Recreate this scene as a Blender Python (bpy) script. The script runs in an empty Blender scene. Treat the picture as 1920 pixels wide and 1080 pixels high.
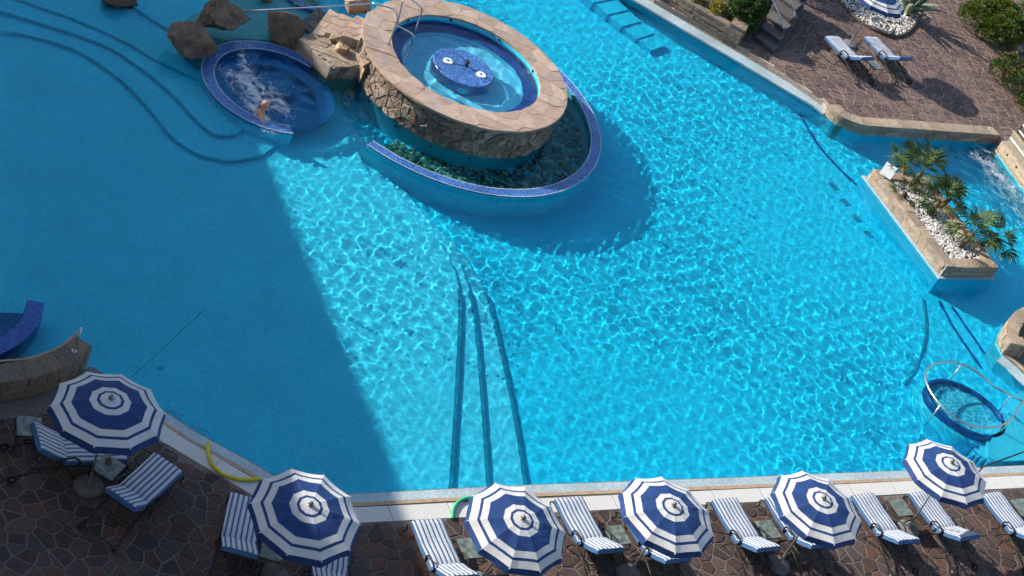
import bpy, bmesh, math, random
import numpy as np
from mathutils import Vector, Matrix, noise
from mathutils.geometry import tessellate_polygon

R = math.radians
rnd = random.Random(7)
sc = bpy.context.scene
COL = sc.collection

# ------------------------------------------------------------------ camera
FPX, PITCH, ROLL, CAMZ = 3100.0, R(36.1), R(26.9), 23.0
_rt, _up, _fw = Vector((1, 0, 0)), Vector((0, math.sin(PITCH), math.cos(PITCH))), Vector((0, math.cos(PITCH), -math.sin(PITCH)))
CX = math.cos(ROLL) * _rt + math.sin(ROLL) * _up
CY = -math.sin(ROLL) * _rt + math.cos(ROLL) * _up
cam = bpy.data.cameras.new('camera')
cam.sensor_width = 36.0
cam.lens = FPX / 1920.0 * 36.0
cam.clip_end = 3000
cam_o = bpy.data.objects.new('camera', cam)
COL.objects.link(cam_o)
cam_o.matrix_world = Matrix(((CX.x, CY.x, -_fw.x, 0), (CX.y, CY.y, -_fw.y, 0), (CX.z, CY.z, -_fw.z, CAMZ), (0, 0, 0, 1)))
sc.camera = cam_o

# ------------------------------------------------------------------ light
SUN_AZ, SUN_EL = R(-3), R(26)          # azimuth the shadows run to, elevation
sun_d = Vector((math.cos(SUN_EL) * math.cos(SUN_AZ), math.cos(SUN_EL) * math.sin(SUN_AZ), -math.sin(SUN_EL)))
world = bpy.data.worlds.new('World')
sc.world = world
world.use_nodes = True
wn = world.node_tree
sky = wn.nodes.new('ShaderNodeTexSky')
sky.sky_type = 'NISHITA'
sky.sun_disc = False
sky.sun_elevation = SUN_EL
sky.sun_rotation = math.atan2(-sun_d.x, -sun_d.y)
wn.links.new(sky.outputs[0], wn.nodes['Background'].inputs[0])
wn.nodes['Background'].inputs[1].default_value = 0.13
sun = bpy.data.lights.new('sun', 'SUN')
sun.energy = 5.0
sun.angle = R(0.45)
sun.color = (1.0, 0.93, 0.82)
sun.cycles.is_caustics_light = True
sun_o = bpy.data.objects.new('sun', sun)
COL.objects.link(sun_o)
sun_o.rotation_euler = sun_d.to_track_quat('-Z', 'Y').to_euler()
sc.view_settings.view_transform = 'Standard'
sc.view_settings.look = 'None'
sc.view_settings.exposure = 0.70
sc.view_settings.gamma = 1.0
sc.render.engine = 'CYCLES'
cy = sc.cycles
cy.use_denoising = True
cy.caustics_refractive = True
cy.caustics_reflective = False
cy.max_bounces = 9
cy.diffuse_bounces = 4
cy.glossy_bounces = 2
cy.transmission_bounces = 8
cy.use_adaptive_sampling = True
cy.adaptive_threshold = 0.05
cy.adaptive_min_samples = 10
cy.sample_clamp_indirect = 6.0

WATER = -0.06

# ------------------------------------------------------------------ helpers: photo pixel -> place
def ray(u, v):
    return (u - 960) / FPX * CX - (v - 540) / FPX * CY + _fw
def W(u, v, z=0.0):
    d = ray(u, v); t = (z - CAMZ) / d.z
    return Vector((d.x * t, d.y * t, z))
def U(u, v, z, zw=WATER):
    """place at depth z that shows at this pixel through a flat water surface at zw"""
    d = ray(u, v).normalized(); t = (zw - CAMZ) / d.z
    p = Vector((0, 0, CAMZ)) + d * t
    eta = 1 / 1.33
    c = -d.z
    k = 1 - eta * eta * (1 - c * c)
    r = eta * d + (eta * c - math.sqrt(k)) * Vector((0, 0, 1))
    return p + r * ((z - zw) / r.z)
def px(p):
    q = Vector(p) - Vector((0, 0, CAMZ)); d = q.dot(_fw)
    return 960 + FPX * q.dot(CX) / d, 540 - FPX * q.dot(CY) / d

# ------------------------------------------------------------------ helpers: materials
def new_mat(name):
    m = bpy.data.materials.new(name); m.use_nodes = True
    return m, m.node_tree, m.node_tree.nodes['Principled BSDF']
def N(nt, kind, **kw):
    n = nt.nodes.new('ShaderNode' + kind)
    for k, v in kw.items():
        if k.startswith('i_'):
            n.inputs[int(k[2:]) if k[2:].isdigit() else k[2:].replace('_', ' ')].default_value = v
        else:
            setattr(n, k, v)
    return n
def ramp(nt, cols, interp='LINEAR'):
    n = nt.nodes.new('ShaderNodeValToRGB')
    cr = n.color_ramp; cr.interpolation = interp
    while len(cr.elements) < len(cols): cr.elements.new(0.5)
    for i, c in enumerate(cols):
        if len(c) == 2: pos, c = c
        else: pos = i / max(1, len(cols) - (1 if interp == 'LINEAR' else 0))
        cr.elements[i].position = pos; cr.elements[i].color = (*c, 1)
    return n
def plain(name, col, rough=0.5, metal=0.0, mottling=0.12, scale=6.0, bump=0.0, bscale=40.0, spec=0.5):
    m, nt, b = new_mat(name)
    b.inputs['Roughness'].default_value = rough; b.inputs['Metallic'].default_value = metal
    b.inputs['Specular IOR Level'].default_value = spec
    g = N(nt, 'NewGeometry')
    nz = N(nt, 'TexNoise'); nz.inputs['Scale'].default_value = scale; nz.inputs['Detail'].default_value = 5
    nt.links.new(g.outputs['Position'], nz.inputs['Vector'])
    r = ramp(nt, [(0.3, tuple(c * (1 - mottling) for c in col)), (0.7, tuple(min(1, c * (1 + mottling)) for c in col))])
    nt.links.new(nz.outputs[0], r.inputs[0]); nt.links.new(r.outputs[0], b.inputs['Base Color'])
    if bump:
        n2 = N(nt, 'TexNoise'); n2.inputs['Scale'].default_value = bscale; n2.inputs['Detail'].default_value = 6
        nt.links.new(g.outputs['Position'], n2.inputs['Vector'])
        bp = N(nt, 'Bump'); bp.inputs['Strength'].default_value = bump; bp.inputs['Distance'].default_value = 0.02
        nt.links.new(n2.outputs[0], bp.inputs['Height']); nt.links.new(bp.outputs[0], b.inputs['Normal'])
    return m
def stone(name, cols, rough=0.8, mott=0.35, scale=9.0, bump=0.5, bscale=30.0, streak=None):
    """each piece takes its own tone from cols; mottled and rough within the piece"""
    m, nt, b = new_mat(name)
    b.inputs['Roughness'].default_value = rough; b.inputs['Specular IOR Level'].default_value = 0.3
    oi = N(nt, 'ObjectInfo'); g = N(nt, 'NewGeometry')
    ad = N(nt, 'Math', operation='ADD'); fr = N(nt, 'Math', operation='FRACT')
    nt.links.new(oi.outputs['Random'], ad.inputs[0]); nt.links.new(g.outputs['Random Per Island'], ad.inputs[1]); nt.links.new(ad.outputs[0], fr.inputs[0])
    r = ramp(nt, cols, 'CONSTANT'); nt.links.new(fr.outputs[0], r.inputs[0])
    nz = N(nt, 'TexNoise'); nz.inputs['Scale'].default_value = scale; nz.inputs['Detail'].default_value = 7; nz.inputs['Roughness'].default_value = 0.65
    nt.links.new(g.outputs['Position'], nz.inputs['Vector'])
    r2 = ramp(nt, [(0.28, (1 - mott,) * 3), (0.72, (1 + mott,) * 3)]); nt.links.new(nz.outputs[0], r2.inputs[0])
    mx = N(nt, 'Mix', data_type='RGBA', blend_type='MULTIPLY'); mx.inputs[0].default_value = 1
    nt.links.new(r.outputs[0], mx.inputs[6]); nt.links.new(r2.outputs[0], mx.inputs[7])
    nt.links.new(mx.outputs[2], b.inputs['Base Color'])
    n2 = N(nt, 'TexNoise'); n2.inputs['Scale'].default_value = bscale; n2.inputs['Detail'].default_value = 6
    nt.links.new(g.outputs['Position'], n2.inputs['Vector'])
    bp = N(nt, 'Bump'); bp.inputs['Strength'].default_value = bump; bp.inputs['Distance'].default_value = 0.05
    nt.links.new(n2.outputs[0], bp.inputs['Height']); nt.links.new(bp.outputs[0], b.inputs['Normal'])
    return m
def mosaic(name, cols, cell=0.025, rough=0.25, large=0.15):
    m, nt, b = new_mat(name)
    b.inputs['Roughness'].default_value = rough
    g = N(nt, 'NewGeometry')
    sn = N(nt, 'VectorMath', operation='SNAP'); sn.inputs[1].default_value = (cell,) * 3
    nt.links.new(g.outputs['Position'], sn.inputs[0])
    wnz = N(nt, 'TexWhiteNoise', noise_dimensions='3D'); nt.links.new(sn.outputs[0], wnz.inputs['Vector'])
    r = ramp(nt, cols, 'CONSTANT'); nt.links.new(wnz.outputs[0], r.inputs[0])
    nz = N(nt, 'TexNoise'); nz.inputs['Scale'].default_value = 0.9; nz.inputs['Detail'].default_value = 6
    nt.links.new(g.outputs['Position'], nz.inputs['Vector'])
    r2 = ramp(nt, [(0.3, (1 - large,) * 3), (0.7, (1 + large,) * 3)]); nt.links.new(nz.outputs[0], r2.inputs[0])
    mx = N(nt, 'Mix', data_type='RGBA', blend_type='MULTIPLY'); mx.inputs[0].default_value = 1
    nt.links.new(r.outputs[0], mx.inputs[6]); nt.links.new(r2.outputs[0], mx.inputs[7]); nt.links.new(mx.outputs[2], b.inputs['Base Color'])
    return m
def leafmat(name, c1, c2, c3):
    m, nt, b = new_mat(name)
    b.inputs['Roughness'].default_value = 0.45
    b.inputs['Specular IOR Level'].default_value = 0.35
    g = N(nt, 'NewGeometry'); r = ramp(nt, [(0, c1), (0.5, c2), (1, c3)])
    nt.links.new(g.outputs['Random Per Island'], r.inputs[0]); nt.links.new(r.outputs[0], b.inputs['Base Color'])
    tr = N(nt, 'BsdfTranslucent'); nt.links.new(r.outputs[0], tr.inputs[0])
    mx = N(nt, 'MixShader'); mx.inputs[0].default_value = 0.25
    nt.links.new(b.outputs[0], mx.inputs[1]); nt.links.new(tr.outputs[0], mx.inputs[2])
    nt.links.new(mx.outputs[0], nt.nodes['Material Output'].inputs[0])
    return m
def stripes(name, c1, c2, period, axis=0, duty=0.5, rough=0.8):
    """printed stripes along one of the part's own axes"""
    m, nt, b = new_mat(name)
    b.inputs['Roughness'].default_value = rough; b.inputs['Specular IOR Level'].default_value = 0.2
    tc = N(nt, 'TexCoord'); sp = N(nt, 'SeparateXYZ'); nt.links.new(tc.outputs['Object'], sp.inputs[0])
    a = N(nt, 'Math', operation='DIVIDE'); a.inputs[1].default_value = period; nt.links.new(sp.outputs[axis], a.inputs[0])
    f = N(nt, 'Math', operation='FRACT'); nt.links.new(a.outputs[0], f.inputs[0])
    l = N(nt, 'Math', operation='LESS_THAN'); l.inputs[1].default_value = duty; nt.links.new(f.outputs[0], l.inputs[0])
    mx = N(nt, 'Mix', data_type='RGBA'); mx.inputs[6].default_value = (*c1, 1); mx.inputs[7].default_value = (*c2, 1)
    nt.links.new(l.outputs[0], mx.inputs[0])
    nt.links.new(mx.outputs[2], b.inputs['Base Color'])
    return m

# ------------------------------------------------------------------ helpers: objects
def tag(o, label, cat=None, group=None, kind=None):
    o['label'] = label
    if cat: o['category'] = cat
    if group: o['group'] = group
    if kind: o['kind'] = kind
    return o
def empty(name, loc=(0, 0, 0), rz=0.0):
    o = bpy.data.objects.new(name, None); COL.objects.link(o)
    o.location = loc; o.rotation_euler = (0, 0, rz); o.empty_display_size = 0.2
    return o
def mesh(name, V, F, mats, parent=None, smooth=False, mi=None, world=False):
    """one mesh object; with world=True the vertices are world positions and the parent's place is taken off"""
    me = bpy.data.meshes.new(name)
    if world:
        if parent is not None:
            b = parent.location if parent.parent is None else parent.location + parent.parent.location
        else:
            b = Vector((0, 0, 0))
        V = [(v[0] - b[0], v[1] - b[1], v[2] - b[2]) for v in V]
    me.from_pydata([tuple(v) for v in V], [], F)
    if not isinstance(mats, (list, tuple)): mats = [mats]
    for m in mats: me.materials.append(m)
    if mi: me.polygons.foreach_set('material_index', mi)
    if smooth: me.polygons.foreach_set('use_smooth', [True] * len(me.polygons))
    me.update()
    o = bpy.data.objects.new(name, me); COL.objects.link(o)
    if parent is not None: o.parent = parent
    return o
def inst(name, data, parent, loc=(0, 0, 0), rot=(0, 0, 0), scale=(1, 1, 1)):
    o = bpy.data.objects.new(name, data); COL.objects.link(o); o.parent = parent
    o.location = loc; o.rotation_euler = rot; o.scale = scale
    return o
class G:
    """collects shapes for ONE mesh"""
    def __init__(s): s.V, s.F, s.M = [], [], []
    def add(s, V, F, m=0):
        k = len(s.V); s.V += [tuple(v) for v in V]; s.F += [tuple(i + k for i in f) for f in F]; s.M += [m] * len(F); return s
    def box(s, x0, x1, y0, y1, z0, z1, m=0, mat=None):
        V = [(x, y, z) for z in (z0, z1) for x, y in ((x0, y0), (x1, y0), (x1, y1), (x0, y1))]
        if mat is not None: V = [tuple(mat @ Vector(v)) for v in V]
        return s.add(V, [(3, 2, 1, 0), (4, 5, 6, 7), (0, 1, 5, 4), (1, 2, 6, 5), (2, 3, 7, 6), (3, 0, 4, 7)], m)
    def prism(s, P, z0, z1, m=0, ms=None, inset=0.0):
        """P 2-D outline, any winding"""
        P = [(p[0], p[1]) for p in P]
        if area(P) < 0: P = P[::-1]
        n = len(P); V = [(x, y, z0) for x, y in P] + [(x, y, z1) for x, y in P]
        tris = tessellate_polygon([[Vector((x, y, 0)) for x, y in P]])
        F = []
        for t in tris:
            a = [P[i] for i in t]
            if area(a) < 0: t = t[::-1]
            F.append(tuple(i + n for i in t))
        top = len(F)
        F += [(i, (i + 1) % n, (i + 1) % n + n, i + n) for i in range(n)]
        s.add(V, F, m)
        if ms is not None:
            for i in range(len(s.M) - n, len(s.M)): s.M[i] = ms
        return s
    def tube(s, pts, r, seg=8, closed=False, m=0, cap=True):
        pts = [Vector(p) for p in pts]; n = len(pts); rs = r if isinstance(r, (list, tuple)) else [r] * n
        rings, prev = [], None
        for i, p in enumerate(pts):
            a = pts[(i - 1) % n] if (i or closed) else p; b = pts[(i + 1) % n] if (i < n - 1 or closed) else p
            t = (b - a)
            if t.length < 1e-9: t = Vector((0, 0, 1))
            t.normalize()
            if prev is None:
                x = t.cross(Vector((0, 0, 1)))
                if x.length < 1e-3: x = t.cross(Vector((1, 0, 0)))
            else:
                x = prev - t * prev.dot(t)
            x.normalize(); prev = x; y = t.cross(x)
            rings.append([p + rs[i] * (math.cos(2 * math.pi * k / seg) * x + math.sin(2 * math.pi * k / seg) * y) for k in range(seg)])
        V = [v for g in rings for v in g]; F = []
        for i in range(n if closed else n - 1):
            j = (i + 1) % n
            F += [(i * seg + k, i * seg + (k + 1) % seg, j * seg + (k + 1) % seg, j * seg + k) for k in range(seg)]
        if cap and not closed:
            F += [tuple(range(seg))[::-1], tuple((n - 1) * seg + k for k in range(seg))]
        return s.add(V, F, m)
    def lathe(s, prof, seg=24, c=(0, 0, 0), m=0, a0=0.0, a1=2 * math.pi, ex=1.0, ey=1.0):
        full = abs(a1 - a0 - 2 * math.pi) < 1e-6; k = seg if full else seg + 1; V, F = [], []
        for i in range(k):
            a = a0 + (a1 - a0) * i / seg
            V += [(c[0] + r * ex * math.cos(a), c[1] + r * ey * math.sin(a), c[2] + z) for r, z in prof]
        q = len(prof)
        for i in range(seg):
            j = (i + 1) % k
            F += [(i * q + t, j * q + t, j * q + t + 1, i * q + t + 1) for t in range(q - 1)]
        return s.add(V, F, m)
    def obj(s, name, mats, parent=None, smooth=False, world=False):
        return mesh(name, s.V, s.F, mats, parent, smooth, s.M, world)
def area(P):
    return 0.5 * sum(P[i][0] * P[(i + 1) % len(P)][1] - P[(i + 1) % len(P)][0] * P[i][1] for i in range(len(P)))
def inside(x, y, P):
    r = False; n = len(P); j = n - 1
    for i in range(n):
        xi, yi = P[i][0], P[i][1]; xj, yj = P[j][0], P[j][1]
        if (yi > y) != (yj > y) and x < (xj - xi) * (y - yi) / (yj - yi) + xi: r = not r
        j = i
    return r
def smooth_line(P, n=6, closed=False):
    """Catmull-Rom through the points"""
    P = [Vector(p) for p in P]; out = []; L = len(P)
    for i in range(L if closed else L - 1):
        g = (lambda k: P[k % L]) if closed else (lambda k: P[min(max(k, 0), L - 1)])
        a, b, c, d = g(i - 1), g(i), g(i + 1), g(i + 2)
        for k in range(n):
            t = k / n
            out.append(0.5 * ((2 * b) + (c - a) * t + (2 * a - 5 * b + 4 * c - d) * t * t + (3 * b - a - 3 * c + d) * t ** 3))
    if not closed: out.append(P[-1])
    return out
def clip(poly, p, n):
    """keep the side where (q-p).n <= 0"""
    out = []; L = len(poly)
    for i in range(L):
        a, b = poly[i], poly[(i + 1) % L]
        da = (a[0] - p[0]) * n[0] + (a[1] - p[1]) * n[1]; db = (b[0] - p[0]) * n[0] + (b[1] - p[1]) * n[1]
        if da <= 0: out.append(a)
        if (da < 0 < db) or (db < 0 < da):
            t = da / (da - db); out.append((a[0] + (b[0] - a[0]) * t, a[1] + (b[1] - a[1]) * t))
    return out
def cells(dom, sx, sy, gap, jit=0.42, rng=None, brick=False, keep=None):
    """irregular flagstones (clipped to the outline dom) as lists of corner points; brick=True staggers courses"""
    rng = rng or rnd
    xs = [p[0] for p in dom]; ys = [p[1] for p in dom]
    nx = int((max(xs) - min(xs)) / sx) + 3; ny = int((max(ys) - min(ys)) / sy) + 3
    x0, y0 = min(xs) - sx, min(ys) - sy
    S = {}
    for i in range(-1, nx + 1):
        for j in range(-1, ny + 1):
            off = 0.5 * sx if (brick and j % 2) else 0
            S[i, j] = (x0 + (i + 0.5 + rng.uniform(-jit, jit)) * sx + off, y0 + (j + 0.5 + rng.uniform(-jit, jit) * (0.25 if brick else 1)) * sy)
    D = [(p[0], p[1]) for p in dom]
    if area(D) < 0: D = D[::-1]
    E = [(D[i], D[(i + 1) % len(D)]) for i in range(len(D))]
    out = []
    for (i, j), (x, y) in S.items():
        if not inside(x, y, D): continue
        if keep and not keep(x, y): continue
        P = [(x - 2 * sx, y - 2 * sy), (x + 2 * sx, y - 2 * sy), (x + 2 * sx, y + 2 * sy), (x - 2 * sx, y + 2 * sy)]
        for di in range(-2, 3):
            for dj in range(-2, 3):
                q = S.get((i + di, j + dj))
                if q is None or (di == 0 and dj == 0): continue
                nx_, ny_ = q[0] - x, q[1] - y; L = math.hypot(nx_, ny_); nx_ /= L; ny_ /= L
                P = clip(P, (x + nx_ * (L / 2 - gap / 2), y + ny_ * (L / 2 - gap / 2)), (nx_, ny_))
                if len(P) < 3: break
            if len(P) < 3: break
        if len(P) < 3: continue
        for a, b in E:
            ex, ey = b[0] - a[0], b[1] - a[1]; L = math.hypot(ex, ey)
            if L < 1e-6: continue
            nxo, nyo = ey / L, -ex / L
            ts = [((p[0] - a[0]) * ex + (p[1] - a[1]) * ey) / L / L for p in P]
            if max(ts) < 0 or min(ts) > 1: continue
            ds = [(p[0] - a[0]) * nxo + (p[1] - a[1]) * nyo for p in P]
            if max(ds) > -gap / 2 and (x - a[0]) * nxo + (y - a[1]) * nyo < 0 and min(ds) > -3 * max(sx, sy):
                P = clip(P, (a[0] - nxo * gap / 2, a[1] - nyo * gap / 2), (nxo, nyo))
                if len(P) < 3: break
        if len(P) < 3: continue
        # drop very short edges
        Q = []
        for k, p in enumerate(P):
            q = P[(k + 1) % len(P)]
            if math.hypot(p[0] - q[0], p[1] - q[1]) > 0.08 * min(sx, sy): Q.append(p)
        if len(Q) >= 3 and abs(area(Q)) > 0.05 * sx * sy: out.append(Q)
    return out
def slab_piece(P, h0, h1, ch, fmap):
    """a stone: outline P, from depth h0 up to h1 with a chamfer ch; fmap(u,v,h) -> place"""
    if area(P) < 0: P = P[::-1]
    n = len(P); cx = sum(p[0] for p in P) / n; cy_ = sum(p[1] for p in P) / n
    I = []
    for x, y in P:
        L = math.hypot(x - cx, y - cy_); k = max(0.3, 1 - ch / max(L, 1e-6)); I.append((cx + (x - cx) * k, cy_ + (y - cy_) * k))
    V = [fmap(x, y, h0) for x, y in P] + [fmap(x, y, h1 - ch * 0.6) for x, y in P] + [fmap(x, y, h1) for x, y in I]
    F = [tuple(2 * n + i for i in range(n))]
    for i in range(n):
        j = (i + 1) % n
        F += [(i, j, n + j, n + i), (n + i, n + j, 2 * n + j, 2 * n + i)]
    return V, F
def lay(stones, parent, name, mat, h0, h1, ch, fmap, dh=0.004, limit=300, rest='paving_rest', size=None):
    """the largest-showing `limit` pieces as parts of their own, the others joined as one part"""
    def show(P):
        n = len(P); c = fmap(sum(p[0] for p in P) / n, sum(p[1] for p in P) / n, h1)
        u, v = px(c)
        vis = 1.0 if (-40 < u < 1960 and -40 < v < 1120) else 0.0
        return -(abs(area(P)) / max(1, (Vector(c) - Vector((0, 0, CAMZ))).length) ** 2 * vis)
    stones = sorted(stones, key=show)
    g = G()
    for i, P in enumerate(stones):
        d = rnd.uniform(-dh, dh)
        V, F = slab_piece(P, h0, h1 + d, ch, fmap)
        if i < limit: mesh(name, V, F, mat, parent, world=True)
        else: g.add(V, F)
    if g.V:
        o = g.obj(rest, mat, parent, world=True); o['kind'] = 'stuff'
flat = lambda z: (lambda x, y, h: (x, y, z + h))

# ------------------------------------------------------------------ materials
POOL = mosaic('deep water tinted pool tile', [(0.016, 0.57, 0.86), (0.024, 0.61, 0.89), (0.032, 0.65, 0.91)], 0.05, 0.5, 0.06)  # absorption of light by deep water is put into the tile colour
POOL_SHALLOW = mosaic('shallow water tinted pool tile', [(0.11, 0.62, 0.88), (0.14, 0.66, 0.90), (0.18, 0.70, 0.92)], 0.05, 0.5, 0.06)  # paler, as thin water absorbs less light; depth effect put into the colour
POOL_WALL = mosaic('turquoise wall tile', [(0.03, 0.50, 0.70), (0.05, 0.55, 0.74), (0.07, 0.59, 0.76)], 0.05, 0.45, 0.05)
NOSING_SOFT = mosaic('mid blue nosing tile', [(0.04, 0.45, 0.66), (0.05, 0.49, 0.70), (0.04, 0.41, 0.62)], 0.03)
NOSING = mosaic('dark blue nosing tile', [(0.015, 0.23, 0.38), (0.02, 0.27, 0.43), (0.015, 0.20, 0.34)], 0.03)
BLUE = mosaic('cobalt mosaic', [(0.025, 0.080, 0.294), (0.039, 0.120, 0.372), (0.055, 0.170, 0.451), (0.105, 0.260, 0.510), (0.017, 0.055, 0.216)], 0.028, 0.3)
WHIRL = mosaic('mid blue mosaic', [(0.015, 0.12, 0.38), (0.025, 0.16, 0.45), (0.04, 0.20, 0.52)], 0.028, 0.3)
NAVY = mosaic('deep blue mosaic', [(0.006, 0.05, 0.26), (0.01, 0.08, 0.33), (0.02, 0.11, 0.40), (0.004, 0.035, 0.2)], 0.028, 0.3)
PALE = mosaic('pale coping mosaic', [(0.33, 0.43, 0.47), (0.40, 0.48, 0.49), (0.30, 0.41, 0.47), (0.45, 0.48, 0.44), (0.27, 0.38, 0.46)], 0.035, 0.4)
TAN = plain('tan stone edging', (0.39, 0.285, 0.19), 0.7, 0, 0.2, 8, 0.3, 60)
GRATE = stripes('slotted white grating', (0.66, 0.65, 0.62), (0.36, 0.36, 0.345), 0.034, 0, 0.3, 0.6)
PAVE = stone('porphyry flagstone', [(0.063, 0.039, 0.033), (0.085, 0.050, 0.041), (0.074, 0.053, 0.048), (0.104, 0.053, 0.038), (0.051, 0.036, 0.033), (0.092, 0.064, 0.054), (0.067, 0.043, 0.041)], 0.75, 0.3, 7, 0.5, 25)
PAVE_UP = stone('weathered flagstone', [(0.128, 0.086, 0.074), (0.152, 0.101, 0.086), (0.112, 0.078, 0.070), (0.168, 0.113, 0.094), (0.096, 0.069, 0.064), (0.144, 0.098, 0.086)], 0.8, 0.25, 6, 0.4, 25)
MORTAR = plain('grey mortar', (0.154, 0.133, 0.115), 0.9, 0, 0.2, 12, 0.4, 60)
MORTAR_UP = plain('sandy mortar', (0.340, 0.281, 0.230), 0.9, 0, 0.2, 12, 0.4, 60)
RIMSTONE = stone('sandstone flag', [(0.368, 0.270, 0.213), (0.423, 0.310, 0.246), (0.331, 0.250, 0.207), (0.460, 0.340, 0.263), (0.386, 0.300, 0.246), (0.350, 0.250, 0.185)], 0.7, 0.22, 5, 0.35, 30)
WALLSTONE = stone('rubble wall stone', [(0.224, 0.175, 0.130), (0.292, 0.230, 0.170), (0.163, 0.133, 0.110), (0.258, 0.184, 0.130), (0.327, 0.267, 0.210), (0.189, 0.166, 0.140)], 0.85, 0.5, 9, 1.0, 18)
BLOCK = stone('tan tuff block', [(0.361, 0.280, 0.210), (0.418, 0.330, 0.247), (0.323, 0.250, 0.189), (0.399, 0.300, 0.210), (0.304, 0.245, 0.194)], 0.9, 0.35, 14, 1.0, 40)
GREYBLOCK = stone('grey brown block', [(0.2, 0.165, 0.13), (0.25, 0.2, 0.155), (0.17, 0.14, 0.115), (0.23, 0.17, 0.12)], 0.9, 0.4, 14, 1.0, 40)
BOULDER = stone('dark brown boulder', [(0.210, 0.135, 0.087), (0.173, 0.117, 0.082), (0.235, 0.152, 0.098)], 0.85, 0.5, 4, 1.0, 9)
TANROCK = stone('tan rock', [(0.42, 0.3, 0.19), (0.38, 0.28, 0.19)], 0.85, 0.4, 5, 1.0, 12)
STEEL = plain('brushed steel', (0.62, 0.6, 0.57), 0.28, 1.0, 0.05)
IRON = plain('dark wrought iron', (0.028, 0.028, 0.026), 0.45, 0.6, 0.2)
BLACK = plain('black rubber', (0.015, 0.015, 0.015), 0.5)
CBLUE = plain('navy canvas', (0.014, 0.044, 0.150), 0.75, 0, 0.12, 5, 0.15, 30, 0.25)
CWHITE = plain('white canvas', (0.52, 0.52, 0.515), 0.75, 0, 0.05, 5, 0.15, 30, 0.25)
FINIAL = plain('dark silver knob', (0.16, 0.16, 0.17), 0.25, 0.8, 0.05)
PIPING = plain('blue cushion side', (0.056, 0.133, 0.297), 0.8, 0, 0.12, 6, 0.1, 30, 0.2)
STRIPE = stripes('striped cushion cloth', (0.52, 0.54, 0.56), (0.075, 0.125, 0.25), 0.098, 1, 0.40)
MARBLE = plain('green marble', (0.14, 0.17, 0.15), 0.3, 0, 0.6, 9)
ALU = plain('grey aluminium pole', (0.42, 0.4, 0.37), 0.45, 0.7, 0.1)
CONC = plain('speckled concrete base', (0.16, 0.155, 0.15), 0.9, 0, 0.4, 60, 0.4, 90)
SKIN = plain('tanned skin', (0.68, 0.34, 0.21), 0.5, 0, 0.15, 12)
FOAM = plain('white foam', (0.85, 0.9, 0.92), 0.6, 0, 0.05)
YELLOW = plain('yellow foam', (0.62, 0.52, 0.02), 0.7, 0, 0.08)
GREEN = plain('green foam', (0.03, 0.42, 0.2), 0.7, 0, 0.08)
SOIL = plain('dark soil', (0.06, 0.045, 0.032), 0.95, 0, 0.4, 10, 0.6, 30)
PEBW = stone('white pebble', [(0.702, 0.684, 0.648), (0.630, 0.612, 0.585), (0.747, 0.738, 0.720), (0.540, 0.522, 0.495)], 0.7, 0.1, 20, 0.2, 40)
PEBD = stone('river pebble', [(0.034, 0.058, 0.058), (0.085, 0.138, 0.126), (0.270, 0.298, 0.253), (0.506, 0.459, 0.379), (0.051, 0.081, 0.084), (0.169, 0.218, 0.190), (0.034, 0.046, 0.053)], 0.5, 0.2, 20, 0.2, 40)
SLATE = stone('dark slate tread', [(0.10, 0.09, 0.09), (0.12, 0.11, 0.10), (0.085, 0.08, 0.085)], 0.7, 0.3, 6, 0.4, 30)
PALM = leafmat('palm leaflet', (0.03, 0.06, 0.012), (0.06, 0.11, 0.02), (0.13, 0.16, 0.035))
PALMTRUNK = plain('palm fibre', (0.14, 0.085, 0.045), 0.95, 0, 0.5, 25, 1.0, 50)
SHRUB = leafmat('shrub leaf', (0.035, 0.06, 0.008), (0.07, 0.115, 0.014), (0.12, 0.17, 0.022))
SHRUB2 = leafmat('glossy shrub leaf', (0.025, 0.06, 0.012), (0.05, 0.1, 0.02), (0.09, 0.16, 0.035))
YLEAF = leafmat('yellow green leaf', (0.22, 0.2, 0.03), (0.34, 0.3, 0.05), (0.16, 0.19, 0.03))
FLOWER = leafmat('orange red petal', (0.55, 0.06, 0.015), (0.6, 0.12, 0.02), (0.45, 0.04, 0.02))
AGAVE = plain('grey green agave', (0.15, 0.19, 0.13), 0.55, 0, 0.3, 8)
HOTEL = plain('cream render', (0.55, 0.48, 0.38), 0.9, 0, 0.05, 1)
GLASSP = plain('dark window glass', (0.03, 0.04, 0.05), 0.1)
WHITE = plain('white paint', (0.8, 0.8, 0.78), 0.5, 0, 0.03)
WINDOWLESS = plain('grey weir panel', (0.27, 0.25, 0.2), 0.4, 0.3, 0.2)

def water_mat(name, tint):
    m = bpy.data.materials.new(name); m.use_nodes = True; nt = m.node_tree; nt.nodes.clear()
    g = nt.nodes.new('ShaderNodeBsdfGlass'); g.inputs['IOR'].default_value = 1.33; g.inputs['Roughness'].default_value = 0
    g.inputs['Color'].default_value = (*tint, 1)
    o = nt.nodes.new('ShaderNodeOutputMaterial'); nt.links.new(g.outputs[0], o.inputs[0])
    return m
WATERM = water_mat('pool water', (0.50, 0.98, 1.0))

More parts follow.
